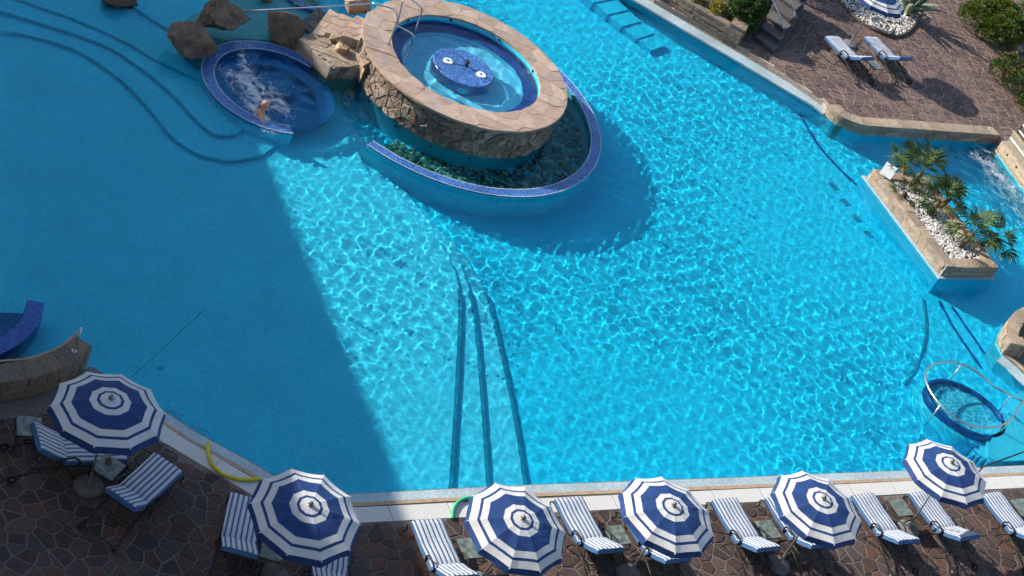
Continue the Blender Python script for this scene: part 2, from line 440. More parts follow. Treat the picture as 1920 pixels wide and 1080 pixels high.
# ================================================================== THE SETTING
# pool outline (water side of the coping), traced on the water plane
def Wp(l, z=WATER): return [W(u, v, z) for u, v in l]
EDGE_BOTTOM = [(2080, 867), (1920, 874), (1695, 884), (1537, 890), (1380, 897), (1158, 905), (995, 911), (841, 918.6), (659, 928), (577, 933)]
EDGE_DIAG = [(480, 874), (418, 840), (367, 812), (305, 772), (178, 694)]
EDGE_LEFT = [(165, 690), (120, 722), (60, 745), (0, 756), (-80, 765), (-250, 770)]
EDGE_UR = [(1050, -82), (1186, -2), (1295, 63), (1388, 117), (1477, 170), (1528, 200)]
EDGE_TR = [(1545, 213), (1562, 230), (1587, 243), (1613, 252), (1697, 257), (1780, 263), (1850, 268), (1864, 268)]
EDGE_WEIR = [(1868, 290), (1920, 362), (2010, 480)]
EDGE_R = [(2030, 560), (1960, 590), (1893, 600), (1872, 625), (1866, 645), (1878, 668), (1898, 684), (1922, 708), (2010, 790)]
poly = Wp(EDGE_BOTTOM + EDGE_DIAG + EDGE_LEFT + [(-420, 500), (-420, -100), (-200, -330), (500, -420), (900, -300)] + EDGE_UR + EDGE_TR + EDGE_WEIR + EDGE_R)
POLY = [(p.x, p.y) for p in poly]
if area(POLY) < 0: POLY = POLY[::-1]

# ground: one sheet to the horizon with the pool cut out of it
outer = [(-900, -900), (900, -900), (900, 1200), (-900, 1200)]
tris = tessellate_polygon([[Vector((*p, 0)) for p in outer], [Vector((*p, 0)) for p in POLY]])
allp = outer + POLY
GZ = -0.014
g = G()
F = []
for t in tris:
    a = [allp[i] for i in t]
    F.append(tuple(t) if area(a) > 0 else tuple(t[::-1]))
g.add([(x, y, GZ) for x, y in allp], F)
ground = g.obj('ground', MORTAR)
tag(ground, 'grey mortar bed under the flagstones around the pool', 'ground', kind='structure')

pool = empty('swimming_pool', (0, 0, 0))
tag(pool, 'large freeform swimming pool lined with pale blue tile', 'pool', kind='structure')
n = len(POLY)
g = G(); g.add([(x, y, -0.02) for x, y in POLY] + [(x, y, -1.7) for x, y in POLY], [(i, i + n, (i + 1) % n + n, (i + 1) % n) for i in range(n)])
g.obj('wall', POOL_WALL, pool)
# deep floor
xs = [p[0] for p in POLY]; ys = [p[1] for p in POLY]
DEEP = -1.20
g = G(); g.add([(min(xs) - 1, min(ys) - 1, DEEP), (max(xs) + 1, min(ys) - 1, DEEP), (max(xs) + 1, max(ys) + 1, DEEP), (min(xs) - 1, max(ys) + 1, DEEP)], [(0, 1, 2, 3)])
g.obj('floor', POOL, pool)
# three long steps between the shallow plateau and the deep floor
L1 = [(842, 935), (845, 915), (852, 800), (860, 660), (862, 560), (852, 505), (820, 450), (770, 400), (700, 340)]
L2 = [(918, 930), (915, 908), (905, 760), (893, 620), (880, 545), (856, 480), (815, 430), (770, 390)]
L3 = [(990, 930), (985, 908), (965, 780), (940, 660), (915, 560), (886, 505), (845, 450), (800, 410)]
def step_slab(line, ztop, close, matt, bottom, nose=True, nw=0.10, name='step', upto=99, nmat=None):
    P = smooth_line([U(u, v, ztop) for u, v in line], 4)
    C = [U(u, v, ztop) for u, v in close]
    o = G().prism([(p.x, p.y) for p in P] + [(p.x, p.y) for p in C], bottom, ztop, 0, 0).obj(name, matt, pool)
    if nose:
        nmat = nmat or NOSING; P = P[:upto]; V, Fq = [], []
        for i, p in enumerate(P):
            a = P[max(i - 1, 0)]; b = P[min(i + 1, len(P) - 1)]; t = (b - a); t.z = 0; t.normalize(); nrm = Vector((-t.y, t.x, 0))
            V += [p + nrm * (nw / 2) + Vector((0, 0, 0.003)), p - nrm * (nw / 2) + Vector((0, 0, 0.003)), p + nrm * (nw / 2) + Vector((0, 0, -0.05)), p - nrm * (nw / 2) + Vector((0, 0, -0.05))]
        for i in range(len(P) - 1):
            k = 4 * i
            Fq += [(k, k + 1, k + 5, k + 4), (k + 1, k + 3, k + 7, k + 5), (k + 2, k, k + 4, k + 6)]
        mesh('nosing', V, Fq, nmat, o)
    return o
LEFTCLOSE = [(600, 160), (500, -150), (-400, -300), (-420, 560), (-300, 900), (300, 1000), (700, 990)]
step_slab(L3, -1.02, LEFTCLOSE, POOL_SHALLOW, -1.5, nw=0.09, upto=18)
step_slab(L2, -0.86, LEFTCLOSE, POOL_SHALLOW, -1.5, nw=0.09, upto=17)
step_slab(L1, -0.70, LEFTCLOSE, POOL_SHALLOW, -1.5, nw=0.09, upto=18)
# curved terraces in the far left corner
C1 = [(-60, 45), (0, 57), (60, 67), (150, 97), (230, 152), (280, 203), (320, 252), (370, 287), (430, 300), (492, 290)]
C2 = [(-60, 5), (0, 20), (100, 50), (200, 86), (270, 131), (330, 182), (362, 217), (400, 250), (442, 252)]
C3 = [(-40, -30), (40, 0), (140, 35), (230, 75), (290, 110), (345, 137)]
C4 = [(200, -20), (250, 12), (300, 45), (345, 70)]
JARC = [(548, 249), (533, 250), (500, 243), (467, 230), (433, 210), (400, 182), (381, 151), (378, 133), (381, 115), (398, 91), (432, 78), (467, 76), (500, 80), (545, 96)]
step_slab(C1, -0.56, JARC + [(640, 40), (620, -100), (-60, -200)], POOL_SHALLOW, -0.9, nw=0.055, nmat=NOSING_SOFT)
step_slab(C2, -0.42, JARC[3:] + [(625, 30), (600, -100), (-60, -180)], POOL_SHALLOW, -0.9, nw=0.055, nmat=NOSING_SOFT)
step_slab(C3, -0.30, JARC[6:] + [(610, 30), (590, -100), (-40, -150)], POOL_SHALLOW, -0.9, nw=0.05, nmat=NOSING_SOFT)
step_slab(C4, -0.17, JARC[8:] + [(600, 20), (570, -90), (200, -120)], POOL_SHALLOW, -0.9, nw=0.045, nmat=NOSING_SOFT)
# submerged stair at the far edge
for k in range(5):
    a = (1060 + 28 * k, -30 + 24 * k)
    z = -0.95 + 0.0 * k
    q = [U(1085 + 27 * k, -18 + 22.5 * k, -0.55 - 0.09 * k), U(1130 + 24 * k, -26 + 22 * k, -0.55 - 0.09 * k)]
    q += [U(1130 + 24 * (k + 1), -26 + 22 * (k + 1), -0.55 - 0.09 * k), U(1085 + 27 * (k + 1), -18 + 22.5 * (k + 1), -0.55 - 0.09 * k)]
    o = G().prism([(p.x, p.y) for p in q], -1.45, -0.55 - 0.09 * k).obj('stair_tread', POOL, pool)
    t = q[3] - q[2]
    e0, e1 = q[2], q[3]; dd = (q[1] - q[2]).normalized() * 0.03
# pale entry stair in the near right corner
for k in range(4):
    z = -0.16 - 0.17 * k
    q = [W(1850 - 14 * k, 868, z), W(1862 - 10 * k, 800 + 4 * k, z), W(1960, 745 - 16 * k, z), W(2060, 760, z), W(2060, 860, z)]
    G().prism([(p.x, p.y) for p in q], -1.45, z).obj('entry_step', POOL_SHALLOW, pool)

# coping along the near side: mosaic lip, tan edging, white overflow grating
def strip(name, line, w0, w1, z, mat, parent, side=1, h=0.03, chunks=1):
    """a band that follows the world polyline at offsets w0..w1 to one side, cut into chunks along its length"""
    P = [Vector((p.x, p.y, 0)) for p in line]
    def off(d):
        out = []
        for i, p in enumerate(P):
            dirs = []
            if i > 0: dirs.append((P[i] - P[i - 1]).normalized())
            if i < len(P) - 1: dirs.append((P[i + 1] - P[i]).normalized())
            nn = [Vector((-t.y, t.x, 0)) * side for t in dirs]
            m_ = sum(nn, Vector((0, 0, 0))); m_ /= max(m_.length, 1e-6)
            out.append(p + m_ * d / max(0.5, m_.dot(nn[0])))
        return out
    A, B = off(w0), off(w1)
    V = [(*p.xy, z) for p in A] + [(*p.xy, z) for p in B] + [(*p.xy, z - h) for p in A] + [(*p.xy, z - h) for p in B]
    m_ = len(A); Fq = []
    for i in range(m_ - 1):
        Fq += [(i, i + 1, m_ + i + 1, m_ + i), (2 * m_ + i, 2 * m_ + i + 1, i + 1, i), (m_ + i, m_ + i + 1, 3 * m_ + i + 1, 3 * m_ + i)]
    return mesh(name, V, Fq, mat, parent)
near = [W(u, v, -0.02) for u, v in EDGE_BOTTOM + EDGE_DIAG[:-1]]
side = 1
t0 = near[1] - near[0]
# which side lies outside the pool
mid = (near[3] + near[4]) / 2; nrm = Vector((-(near[4] - near[3]).y, (near[4] - near[3]).x, 0)).normalized()
if inside(mid.x + nrm.x * 0.2, mid.y + nrm.y * 0.2, POLY): side = -1
strip('mosaic_coping', near, -0.015, 0.21, -0.012, PALE, pool, side, 0.06)
strip('stone_edging', near, 0.21, 0.30, 0.0, TAN, pool, side, 0.04)
G0, G1 = 0.30, 0.70
# grating panels, each laid on its own
acc = []
for i in range(len(near) - 1):
    a, b = near[i], near[i + 1]; acc.append((a, b))
def grate(a, b):
    t = (b - a); L = t.length; t.normalize(); nn = Vector((-t.y, t.x, 0)) * side
    if L < 0.02: return
    nP = max(1, round(L / 1.35))
    for k in range(nP):
        p0 = a + t * (L * k / nP); p1 = a + t * (L * (k + 1) / nP)
        c = (p0 + p1) / 2 + nn * (G0 + G1) / 2
        o = G().box(-(L / nP) / 2 + 0.006, (L / nP) / 2 - 0.006, -(G1 - G0) / 2 + 0.012, (G1 - G0) / 2 - 0.012, -0.03, 0.0).obj('grating_panel', GRATE, pool)
        o.location = (c.x, c.y, -0.002); o.rotation_euler = (0, 0, math.atan2(t.y, t.x))
corner = near[9]
grate(near[0], near[9] + (near[8] - near[9]).normalized() * 0.28)
grate(near[9] + (near[10] - near[9]).normalized() * 0.28, near[-1])
# far side coping (pale mosaic) up to the terrace
ur = [W(u, v, -0.02) for u, v in EDGE_UR + EDGE_TR[:1]]
mid = (ur[2] + ur[3]) / 2; nrm = Vector((-(ur[3] - ur[2]).y, (ur[3] - ur[2]).x, 0)).normalized()
us = -1 if inside(mid.x + nrm.x * 0.2, mid.y + nrm.y * 0.2, POLY) else 1
strip('mosaic_coping', ur, -0.02, 0.50, -0.008, PALE, pool, us, 0.06)
rr_ = [W(u, v, -0.02) for u, v in EDGE_R[5:]]
mid = (rr_[1] + rr_[2]) / 2; nrm = Vector((-(rr_[2] - rr_[1]).y, (rr_[2] - rr_[1]).x, 0)).normalized()
rs_ = -1 if inside(mid.x + nrm.x * 0.2, mid.y + nrm.y * 0.2, POLY) else 1
strip('mosaic_coping', rr_, -0.3, 0.16, -0.03, PALE, pool, rs_, 0.06)
strip('stone_edging', rr_, 0.16, 0.28, 0.0, TAN, pool, rs_, 0.04)
# floor drains, inlets and the dark line along the far edge
for u, v in ((1563, 350), (1585, 380), (1606, 410), (1629, 440)):
    c = U(u, v, DEEP)
    o = G().box(-0.16, 0.16, -0.12, 0.12, 0, 0.012).obj('floor_drain', NOSING, pool); o.location = c; o.rotation_euler = (0, 0, R(-35))
for u, v in ((1375, 122), (1432, 152), (1498, 186), (1500, 190)):
    c = U(u, v, DEEP + 0.5)
    o = G().lathe([(0.0, 0.02), (0.09, 0.02), (0.11, 0.0)], 12).obj('wall_inlet', NOSING, pool); o.location = c
# seams and small drains that show on the shaded floor
for pts_ in (((246, 708), (290, 668), (332, 628), (385, 578)),):
    G().tube([U(u, v, -0.699) for u, v in pts_], 0.008, 4).obj('floor_seam', NOSING, pool)
for u, v in ((301, 690),):
    o = G().lathe([(0.0, 0.012), (0.03, 0.012), (0.034, 0.004), (0.06, 0.004), (0.065, 0.012), (0.072, 0.0)], 16).obj('floor_outlet', NOSING_SOFT, pool); o.location = U(u, v, -0.70)
def hose(pts, r, name='vacuum_hose', z=DEEP + 0.03):
    return G().tube(smooth_line([U(u, v, z) for u, v in pts], 5), r, 6).obj(name, NOSING if r < 0.05 else NAVY)
h1 = hose([(1478, 185), (1500, 215), (1520, 250), (1545, 285), (1575, 318), (1610, 350)], 0.05)
tag(h1, 'dark blue hose lying on the pool floor near the tan kerb wall', 'hose')
h2 = hose([(1731, 560), (1737, 600), (1735, 640), (1722, 680), (1698, 722)], 0.045)
tag(h2, 'dark blue hose on the pool floor below the palm planter', 'hose')
h3 = hose([(1762, 565), (1780, 600), (1805, 640), (1840, 690)], 0.05)
tag(h3, 'long dark hose on the floor leading to the oval mosaic tub', 'hose')
h4 = hose([(1785, 575), (1810, 610), (1845, 662)], 0.05)
tag(h4, 'short dark hose on the floor nearest the rounded block wall', 'hose')
h5 = hose([(1737, 268), (1760, 278), (1785, 292), (1800, 296), (1788, 280), (1800, 274), (1822, 282), (1828, 298)], 0.035, z=-0.7)
tag(h5, 'thin dark hose looped in the bay behind the palms', 'hose')
lr = G().tube([W(u, v, WATER - 0.03) for u, v in ((1192, 8), (1295, 70), (1388, 125), (1477, 178), (1530, 210))], 0.014, 5).obj('line_rope', BLACK)
tag(lr, 'thin dark rope running along the pale far coping', 'rope')

# ------------------------------------------------------------------ water surface with real ripples
BC = Vector((-3.80, 38.52, 0))          # centre of the raised basin
JC = Vector((-7.60, 34.67, 0))          # centre of the sunken whirlpool
WEIR = W(1850, 305, WATER)
def waves(X, Y, seed, ncomp, lo, hi, amp, pw=1.0):
    rng = np.random.default_rng(seed); Z = np.zeros_like(X)
    for i in range(ncomp):
        lam = 10 ** rng.uniform(math.log10(lo), math.log10(hi)); th = rng.uniform(0, 2 * math.pi); k = 2 * math.pi / lam
        Z += amp * lam ** pw * np.sin(k * (X * math.cos(th) + Y * math.sin(th)) + rng.uniform(0, 6.28))
    return Z
def water_sheet(name, x0, x1, y0, y1, cell, z, maskf, zf, mat):
    nx, ny = int((x1 - x0) / cell) + 1, int((y1 - y0) / cell) + 1
    X, Y = np.meshgrid(x0 + np.arange(nx) * cell, y0 + np.arange(ny) * cell)
    keep = maskf(X, Y)
    Z = np.full(X.shape, z); Z[keep] += zf(X[keep], Y[keep])
    kf = keep[:-1, :-1] & keep[:-1, 1:] & keep[1:, 1:] & keep[1:, :-1]
    idx = np.arange(nx * ny).reshape(ny, nx)
    Fq = np.stack([idx[:-1, :-1], idx[:-1, 1:], idx[1:, 1:], idx[1:, :-1]], -1)[kf]
    used = np.unique(Fq); remap = np.full(nx * ny, -1); remap[used] = np.arange(len(used))
    Fq = remap[Fq]; V = np.stack([X.ravel(), Y.ravel(), Z.ravel()], -1)[used]
    me = bpy.data.meshes.new(name)
    me.vertices.add(len(V)); me.vertices.foreach_set('co', V.astype(np.float32).ravel())
    me.loops.add(len(Fq) * 4); me.loops.foreach_set('vertex_index', Fq.astype(np.int32).ravel())
    me.polygons.add(len(Fq)); me.polygons.foreach_set('loop_start', np.arange(0, len(Fq) * 4, 4, dtype=np.int32))
    me.update(calc_edges=True); me.validate()
    me.polygons.foreach_set('use_smooth', np.ones(len(me.polygons), dtype=bool))
    me.materials.append(mat)
    o = bpy.data.objects.new(name, me); COL.objects.link(o)
    o.cycles.is_caustics_caster = True
    return o
def npin(X, Y, P):
    r = np.zeros(X.shape, bool); j = len(P) - 1
    for i in range(len(P)):
        xi, yi = P[i]; xj, yj = P[j]
        with np.errstate(divide='ignore', invalid='ignore'):
            r ^= ((yi > Y) != (yj > Y)) & (X < (xj - xi) * (Y - yi) / (yj - yi) + xi)
        j = i
    return r
def proj(X, Y, z):
    qz = z - CAMZ
    d = X * _fw.x + Y * _fw.y + qz * _fw.z
    return 960 + FPX * (X * CX.x + Y * CX.y + qz * CX.z) / d, 540 - FPX * (X * CY.x + Y * CY.y + qz * CY.z) / d
def main_mask(X, Y):
    u, v = proj(X, Y, WATER)
    d = np.hypot(X - BC.x, Y - BC.y)
    m_ = (u > -60) & (u < 1990) & (v > -125) & (v < 1150) & (d > 2.5)
    sel = np.where(m_); xs_, ys_ = X[sel], Y[sel]; dil = npin(xs_, ys_, POLY)
    for a in range(8): dil |= npin(xs_ + 0.06 * math.cos(a * math.pi / 4), ys_ + 0.06 * math.sin(a * math.pi / 4), POLY)
    m_[sel] = dil
    return m_
def main_z(X, Y):
    a = 0.85 + 0.35 * waves(X, Y, 5, 8, 6, 16, 0.02) / 0.3
    a = np.clip(a, 0.55, 1.15)
    u, v = proj(X, Y, WATER)
    sh = np.clip((880 - u) / 60, 0, 1)            # steeper little ripples over the shallows
    Z = waves(X, Y, 1, 64, 0.12, 0.56, 0.00175, 1.7) * a * (1 + 0.40 * sh)
    dj = np.hypot(X - JC.x, Y - JC.y); dw = np.hypot(X - WEIR.x, Y - WEIR.y)
    Z += waves(X, Y, 9, 24, 0.18, 0.6, 0.0075) * np.exp(-(dj / 1.15) ** 4)
    Z += waves(X, Y, 11, 24, 0.25, 0.9, 0.006) * np.exp(-(dw / 1.7) ** 2)
    return Z
water = water_sheet('water', min(xs) - 1, max(xs) + 1, min(ys) - 1, max(ys) + 1, 0.027, WATER, main_mask, main_z, WATERM)
tag(water, 'rippled clear turquoise water filling the large freeform pool', 'water', kind='structure')

# ------------------------------------------------------------------ paved deck on the near side
deck = empty('pool_deck', (0, 0, 0))
tag(deck, 'dark brown crazy paving on the near side of the pool', 'deck', kind='structure')
def offs(line, d, s):
    out = []
    for i, p in enumerate(line):
        a = line[max(i - 1, 0)]; b = line[min(i + 1, len(line) - 1)]; t = (b - a); t.z = 0; t.normalize()
        out.append(p + Vector((-t.y, t.x, 0)) * s * d)
    return out
nd = offs(near, G1 + 0.01, side)
domn = [(p.x, p.y) for p in nd] + [(W(120, 770).x, W(120, 770).y), (W(-120, 800).x, W(-120, 800).y), (-8.5, 15.5), (3, 15.5), (17, 27.5)]
vis = lambda m_: (lambda x, y: (lambda q: -m_ < q[0] < 1920 + m_ and -m_ < q[1] < 1080 + m_)(px((x, y, 0))))
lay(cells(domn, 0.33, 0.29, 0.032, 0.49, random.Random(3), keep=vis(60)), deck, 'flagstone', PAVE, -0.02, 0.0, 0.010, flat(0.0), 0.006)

# ------------------------------------------------------------------ terrace on the far side
TZ = 0.15
terr = empty('upper_terrace', (0, 0, 0))
tag(terr, 'raised terrace of weathered crazy paving beyond the pool', 'terrace', kind='structure')
tedge = [W(u, v, TZ) for u, v in ((1150, -70), (1228, -2), (1318, 46), (1380, 82), (1440, 118), (1552, 184))]
tk = [W(u, v, TZ) for u, v in ((1545, 190), (1556, 210), (1590, 222), (1620, 232), (1700, 238), (1780, 243), (1866, 250))]
tdom = [(p.x, p.y) for p in tedge[:-1]] + [(p.x, p.y) for p in tk] + [(W(1905, 300, TZ).x, W(1905, 300, TZ).y), (W(1990, 420, TZ).x, W(1990, 420, TZ).y), (22, 60), (22, 76), (6, 76)]
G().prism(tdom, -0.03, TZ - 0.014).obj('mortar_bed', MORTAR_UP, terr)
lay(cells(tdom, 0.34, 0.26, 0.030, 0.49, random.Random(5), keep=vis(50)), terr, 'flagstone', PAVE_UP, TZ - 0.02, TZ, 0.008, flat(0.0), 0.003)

# ================================================================== RAISED BASIN
RT = 0.90                                # top of its rim
basin = empty('raised_basin', (BC.x, BC.y, 0))
tag(basin, 'raised round whirlpool basin with stone clad wall and tan flagstone rim', 'basin')
seg = 72
RO, RI = 2.92, 2.11
G().lathe([(RO - 0.15, RT - 0.07), (RO - 0.15, WATER - 0.02), (RO - 0.16, WATER - 0.04), (RO - 0.18, -1.45)], seg).obj('core_wall', [POOL_WALL], basin, True)
# rubble cladding: unrolled cells wrapped round the wall
RW = RO - 0.10
dom = [(0, -0.08), (2 * math.pi * RW, -0.08), (2 * math.pi * RW, RT - 0.08), (0, RT - 0.08)]
def wrap(x, y, h):
    a = x / RW
    return (BC.x + (RW + h) * math.cos(a), BC.y + (RW + h) * math.sin(a), y)
def wallcells():
    out = []
    for P in cells(dom, 0.25, 0.20, 0.014, 0.47, random.Random(11)):
        out.append(P)
    return out
lay(wallcells(), basin, 'wall_stone', WALLSTONE, -0.05, 0.032, 0.022, wrap, 0.022)
G().lathe([(RW - 0.012, WATER - 0.05), (RW - 0.012, RT - 0.05)], seg).obj('mortar', MORTAR_UP, basin, True)
# rim
G().lathe([(RI + 0.01, RT - 0.075), (RI + 0.01, RT - 0.012), (RO - 0.01, RT - 0.012), (RO - 0.01, RT - 0.075), (RI + 0.01, RT - 0.075)], seg).obj('rim_bed', RIMSTONE, basin, False)
RM = (RO + RI) / 2
dom = [(0, -(RO - RI) / 2), (2 * math.pi * RM, -(RO - RI) / 2), (2 * math.pi * RM, (RO - RI) / 2), (0, (RO - RI) / 2)]
def wraprim(x, y, h):
    a = x / RM; r = RM + y
    return (BC.x + r * math.cos(a), BC.y + r * math.sin(a), RT + h)
def subdiv(P, m_=0.2):
    out = []
    for i, p in enumerate(P):
        q = P[(i + 1) % len(P)]; k = max(1, int(math.hypot(q[0] - p[0], q[1] - p[1]) / m_))
        out += [(p[0] + (q[0] - p[0]) * t / k, p[1] + (q[1] - p[1]) * t / k) for t in range(k)]
    return out
lay([subdiv(P) for P in cells(dom, 0.56, 0.36, 0.008, 0.45, random.Random(13))], basin, 'rim_stone', RIMSTONE, -0.06, 0.0, 0.004, wraprim, 0.003)
# inside: turquoise wall, mosaic bench ring, floor
BW = 0.74                                # water level in the basin
G().lathe([(RI + 0.012, RT - 0.03), (RI, BW - 0.10)], seg).obj('inner_wall', POOL_WALL, basin, True)
G().lathe([(RI, BW - 0.10), (RI - 0.02, BW - 0.32), (RI - 0.36, BW - 0.34)], seg).obj('bench', NAVY, basin, False)
G().lathe([(RI - 0.36, BW - 0.34), (RI - 0.37, BW - 0.56), (0.0, BW - 0.56)], seg).obj('floor', POOL_SHALLOW, basin, False)
# island with nozzles
IC = W(868, 128, BW - 0.02) - BC
isl = G().lathe([(0, BW + 0.02), (0.84, BW + 0.02), (0.86, BW), (0.86, BW - 0.8)], 40, (IC.x, IC.y, 0)).obj('mosaic_island', BLUE, basin)
for u, v, zz in ((840, 115, 0.03), (902, 141, 0.03)):
    p = W(u, v, BW + 0.02) - BC
    o = G().lathe([(0.055, 0.0), (0.06, 0.035), (0.13, 0.03), (0.14, 0.0)], 20).obj('nozzle_ring', WHITE, isl); o.location = (p.x, p.y, BW + 0.02)
p = W(874, 124, BW + 0.02) - BC
G().lathe([(0, 0.16), (0.06, 0.16), (0.07, 0.13), (0.04, 0.11), (0.05, 0.0)], 14, (p.x, p.y, BW + 0.02)).obj('spout', BLACK, isl)
p = U(867, 170, BW - 0.35, BW) - BC
d = Vector((p.x - IC.x, p.y - IC.y, 0)).normalized()
o = G().lathe([(0.0, 0.01), (0.14, 0.01), (0.15, 0.0)], 18).obj('underwater_lamp', POOL_WALL, isl)
o.location = (IC.x + d.x * 0.863, IC.y + d.y * 0.863, BW - 0.33); o.rotation_euler = d.to_track_quat('Z', 'Y').to_euler()
for a in range(0, 360, 40):
    o = G().lathe([(0, 0.015), (0.035, 0.015), (0.045, 0)], 10).obj('jet', BLACK, basin)
    dd = Vector((-math.cos(R(a)), -math.sin(R(a)), 0)); o.location = (RI * math.cos(R(a)), RI * math.sin(R(a)), BW + 0.06); o.rotation_euler = dd.to_track_quat('Z', 'Y').to_euler()
for a in (-150, -128, -106, -84, -62, -40):
    o = G().lathe([(0, 0.015), (0.04, 0.015), (0.05, 0)], 10).obj('jet', BLACK, basin)
    rr2 = RO - 0.165; dd = Vector((math.cos(R(a)), math.sin(R(a)), 0)); o.location = (rr2 * dd.x, rr2 * dd.y, -0.38); o.rotation_euler = dd.to_track_quat('Z', 'Y').to_euler()
bwm = water_sheet('basin_water', BC.x - 2.3, BC.x + 2.3, BC.y - 2.3, BC.y + 2.3, 0.04, BW, lambda X, Y: np.hypot(X - BC.x, Y - BC.y) < RI + 0.03, lambda X, Y: waves(X, Y, 21, 30, 0.25, 1.0, 0.0022), water_mat('basin water', (0.9, 0.99, 1.0)))
tag(bwm, 'clear rippled water inside the raised round basin', 'water', kind='structure')
# the low mosaic capped wall that rings the basin (open to the left)
ring = empty('ring_wall', (BC.x, BC.y, 0))
tag(ring, 'low curved pool wall capped in cobalt mosaic around the raised basin', 'wall')
e = W(688, 267, 0.0) - BC; A0 = math.atan2(e.y, e.x)
e = W(1060, 140, 0.0) - BC; A1 = math.atan2(e.y, e.x) + R(35)
if A1 < A0: A1 += 2 * math.pi
rc = Vector((-3.79 - BC.x, 38.31 - BC.y, 0))
G().lathe([(4.02, -0.02), (4.02, 0.035), (4.30, 0.035), (4.30, -0.02)], 90, (rc.x, rc.y, 0), 0, A0, A1).obj('mosaic_cap', BLUE, ring)
gg = G().lathe([(4.03, -0.021), (4.03, -1.45)], 90, (rc.x, rc.y, 0), 0, A0, A1)
gg.lathe([(4.32, -1.45), (4.29, -0.021)], 90, (rc.x, rc.y, 0), 0, A0, A1)
for a in (A0, A1):
    c_, s_ = math.cos(a), math.sin(a); gg.add([(rc.x + 4.03 * c_, rc.y + 4.03 * s_, -0.021), (rc.x + 4.29 * c_, rc.y + 4.29 * s_, -0.021), (rc.x + 4.29 * c_, rc.y + 4.29 * s_, -1.45), (rc.x + 4.03 * c_, rc.y + 4.03 * s_, -1.45)], [(0, 1, 2, 3)])
gg.obj('wall_body', POOL_WALL, ring, True)
gg = G()
for r_ in (4.02, 4.30):
    gg.lathe([(r_ - 0.012, 0.03), (r_ - 0.012, 0.039), (r_ + 0.012, 0.039), (r_ + 0.012, 0.03)], 90, (rc.x, rc.y, 0), 0, A0, A1)
gg.obj('cap_trim', PALE, ring)
# floor of the channel and its river pebbles
CHZ = -0.98
G().lathe([(2.70, CHZ), (4.05, CHZ)], 90, (0, 0, 0), 0, A0 + 0.02, A1).obj('channel_floor', POOL, ring)
ico_V, ico_F = None, None
bm = bmesh.new(); bmesh.ops.create_icosphere(bm, subdivisions=1, radius=1); ico_V = [v.co.copy() for v in bm.verts]; ico_F = [tuple(v.index for v in f.verts) for f in bm.faces]; bm.free()
def pebbles(name, pts, smin, smax, mat, rng, label, parent=None, squash=0.6):
    g = G()
    for p in pts:
        s = rng.uniform(smin, smax); a = rng.uniform(0, 6.28); e = rng.uniform(0.65, 1.0); c_, s_ = math.cos(a), math.sin(a)
        V = []
        for v in ico_V:
            j = 1 + rng.uniform(-0.15, 0.15); x, y, z = v.x * s * j, v.y * s * e * j, v.z * s * squash * j
            V.append((p[0] + x * c_ - y * s_, p[1] + x * s_ + y * c_, p[2] + z))
        g.add(V, ico_F)
    o = g.obj(name, mat); tag(o, label, 'pebbles', kind='stuff'); return o
rg = random.Random(4)
pts = []
while len(pts) < 2600:
    a = rg.uniform(A0 + 0.03, A1); r_ = math.sqrt(rg.uniform(2.78 ** 2, 3.98 ** 2))
    pts.append((BC.x + r_ * math.cos(a), BC.y + r_ * math.sin(a), CHZ + rg.uniform(0.0, 0.07)))
pebbles('river_pebbles', pts, 0.05, 0.105, PEBD, rg, 'dark river pebbles on the channel floor around the raised basin')

# ================================================================== SUNKEN WHIRLPOOL
jac = empty('whirlpool', (JC.x, JC.y, 0))
tag(jac, 'round sunken whirlpool with a dark blue mosaic rim in the shade', 'whirlpool')
ja0, ja1 = R(22), R(-62) + 2 * math.pi
e = W(548, 249, -0.04) - JC; ja1 = math.atan2(e.y, e.x) + 2 * math.pi
e = W(612, 110, -0.04) - JC; ja0 = math.atan2(e.y, e.x)
G().lathe([(1.57, -0.10), (1.57, -0.015), (1.88, -0.015), (1.885, -0.08)], 64, (0, 0, 0), 0, ja0, ja1).obj('mosaic_rim', BLUE, jac)
G().lathe([(1.885, -0.081), (1.90, -0.75)], 64, (0, 0, 0), 0, ja0, ja1).obj('outer_wall', POOL_SHALLOW, jac, True)
gg = G()
for r_ in (1.57, 1.88): gg.lathe([(r_ - 0.012, -0.02), (r_ - 0.012, -0.010), (r_ + 0.012, -0.010), (r_ + 0.012, -0.02)], 64, (0, 0, 0), 0, ja0, ja1)
gg.obj('rim_trim', PALE, jac)
G().lathe([(1.57, -0.10), (1.56, -0.34), (1.16, -0.36)], 64).obj('seat', WHIRL, jac)
G().lathe([(1.16, -0.36), (1.15, -0.66), (0, -0.66)], 64).obj('floor', WHIRL, jac)
p = U(517, 162, -0.35) - JC
G().lathe([(0, -0.15), (0.48, -0.15), (0.50, -0.17), (0.50, -0.85)], 32, (p.x, p.y, 0)).obj('mosaic_island', BLUE, jac)
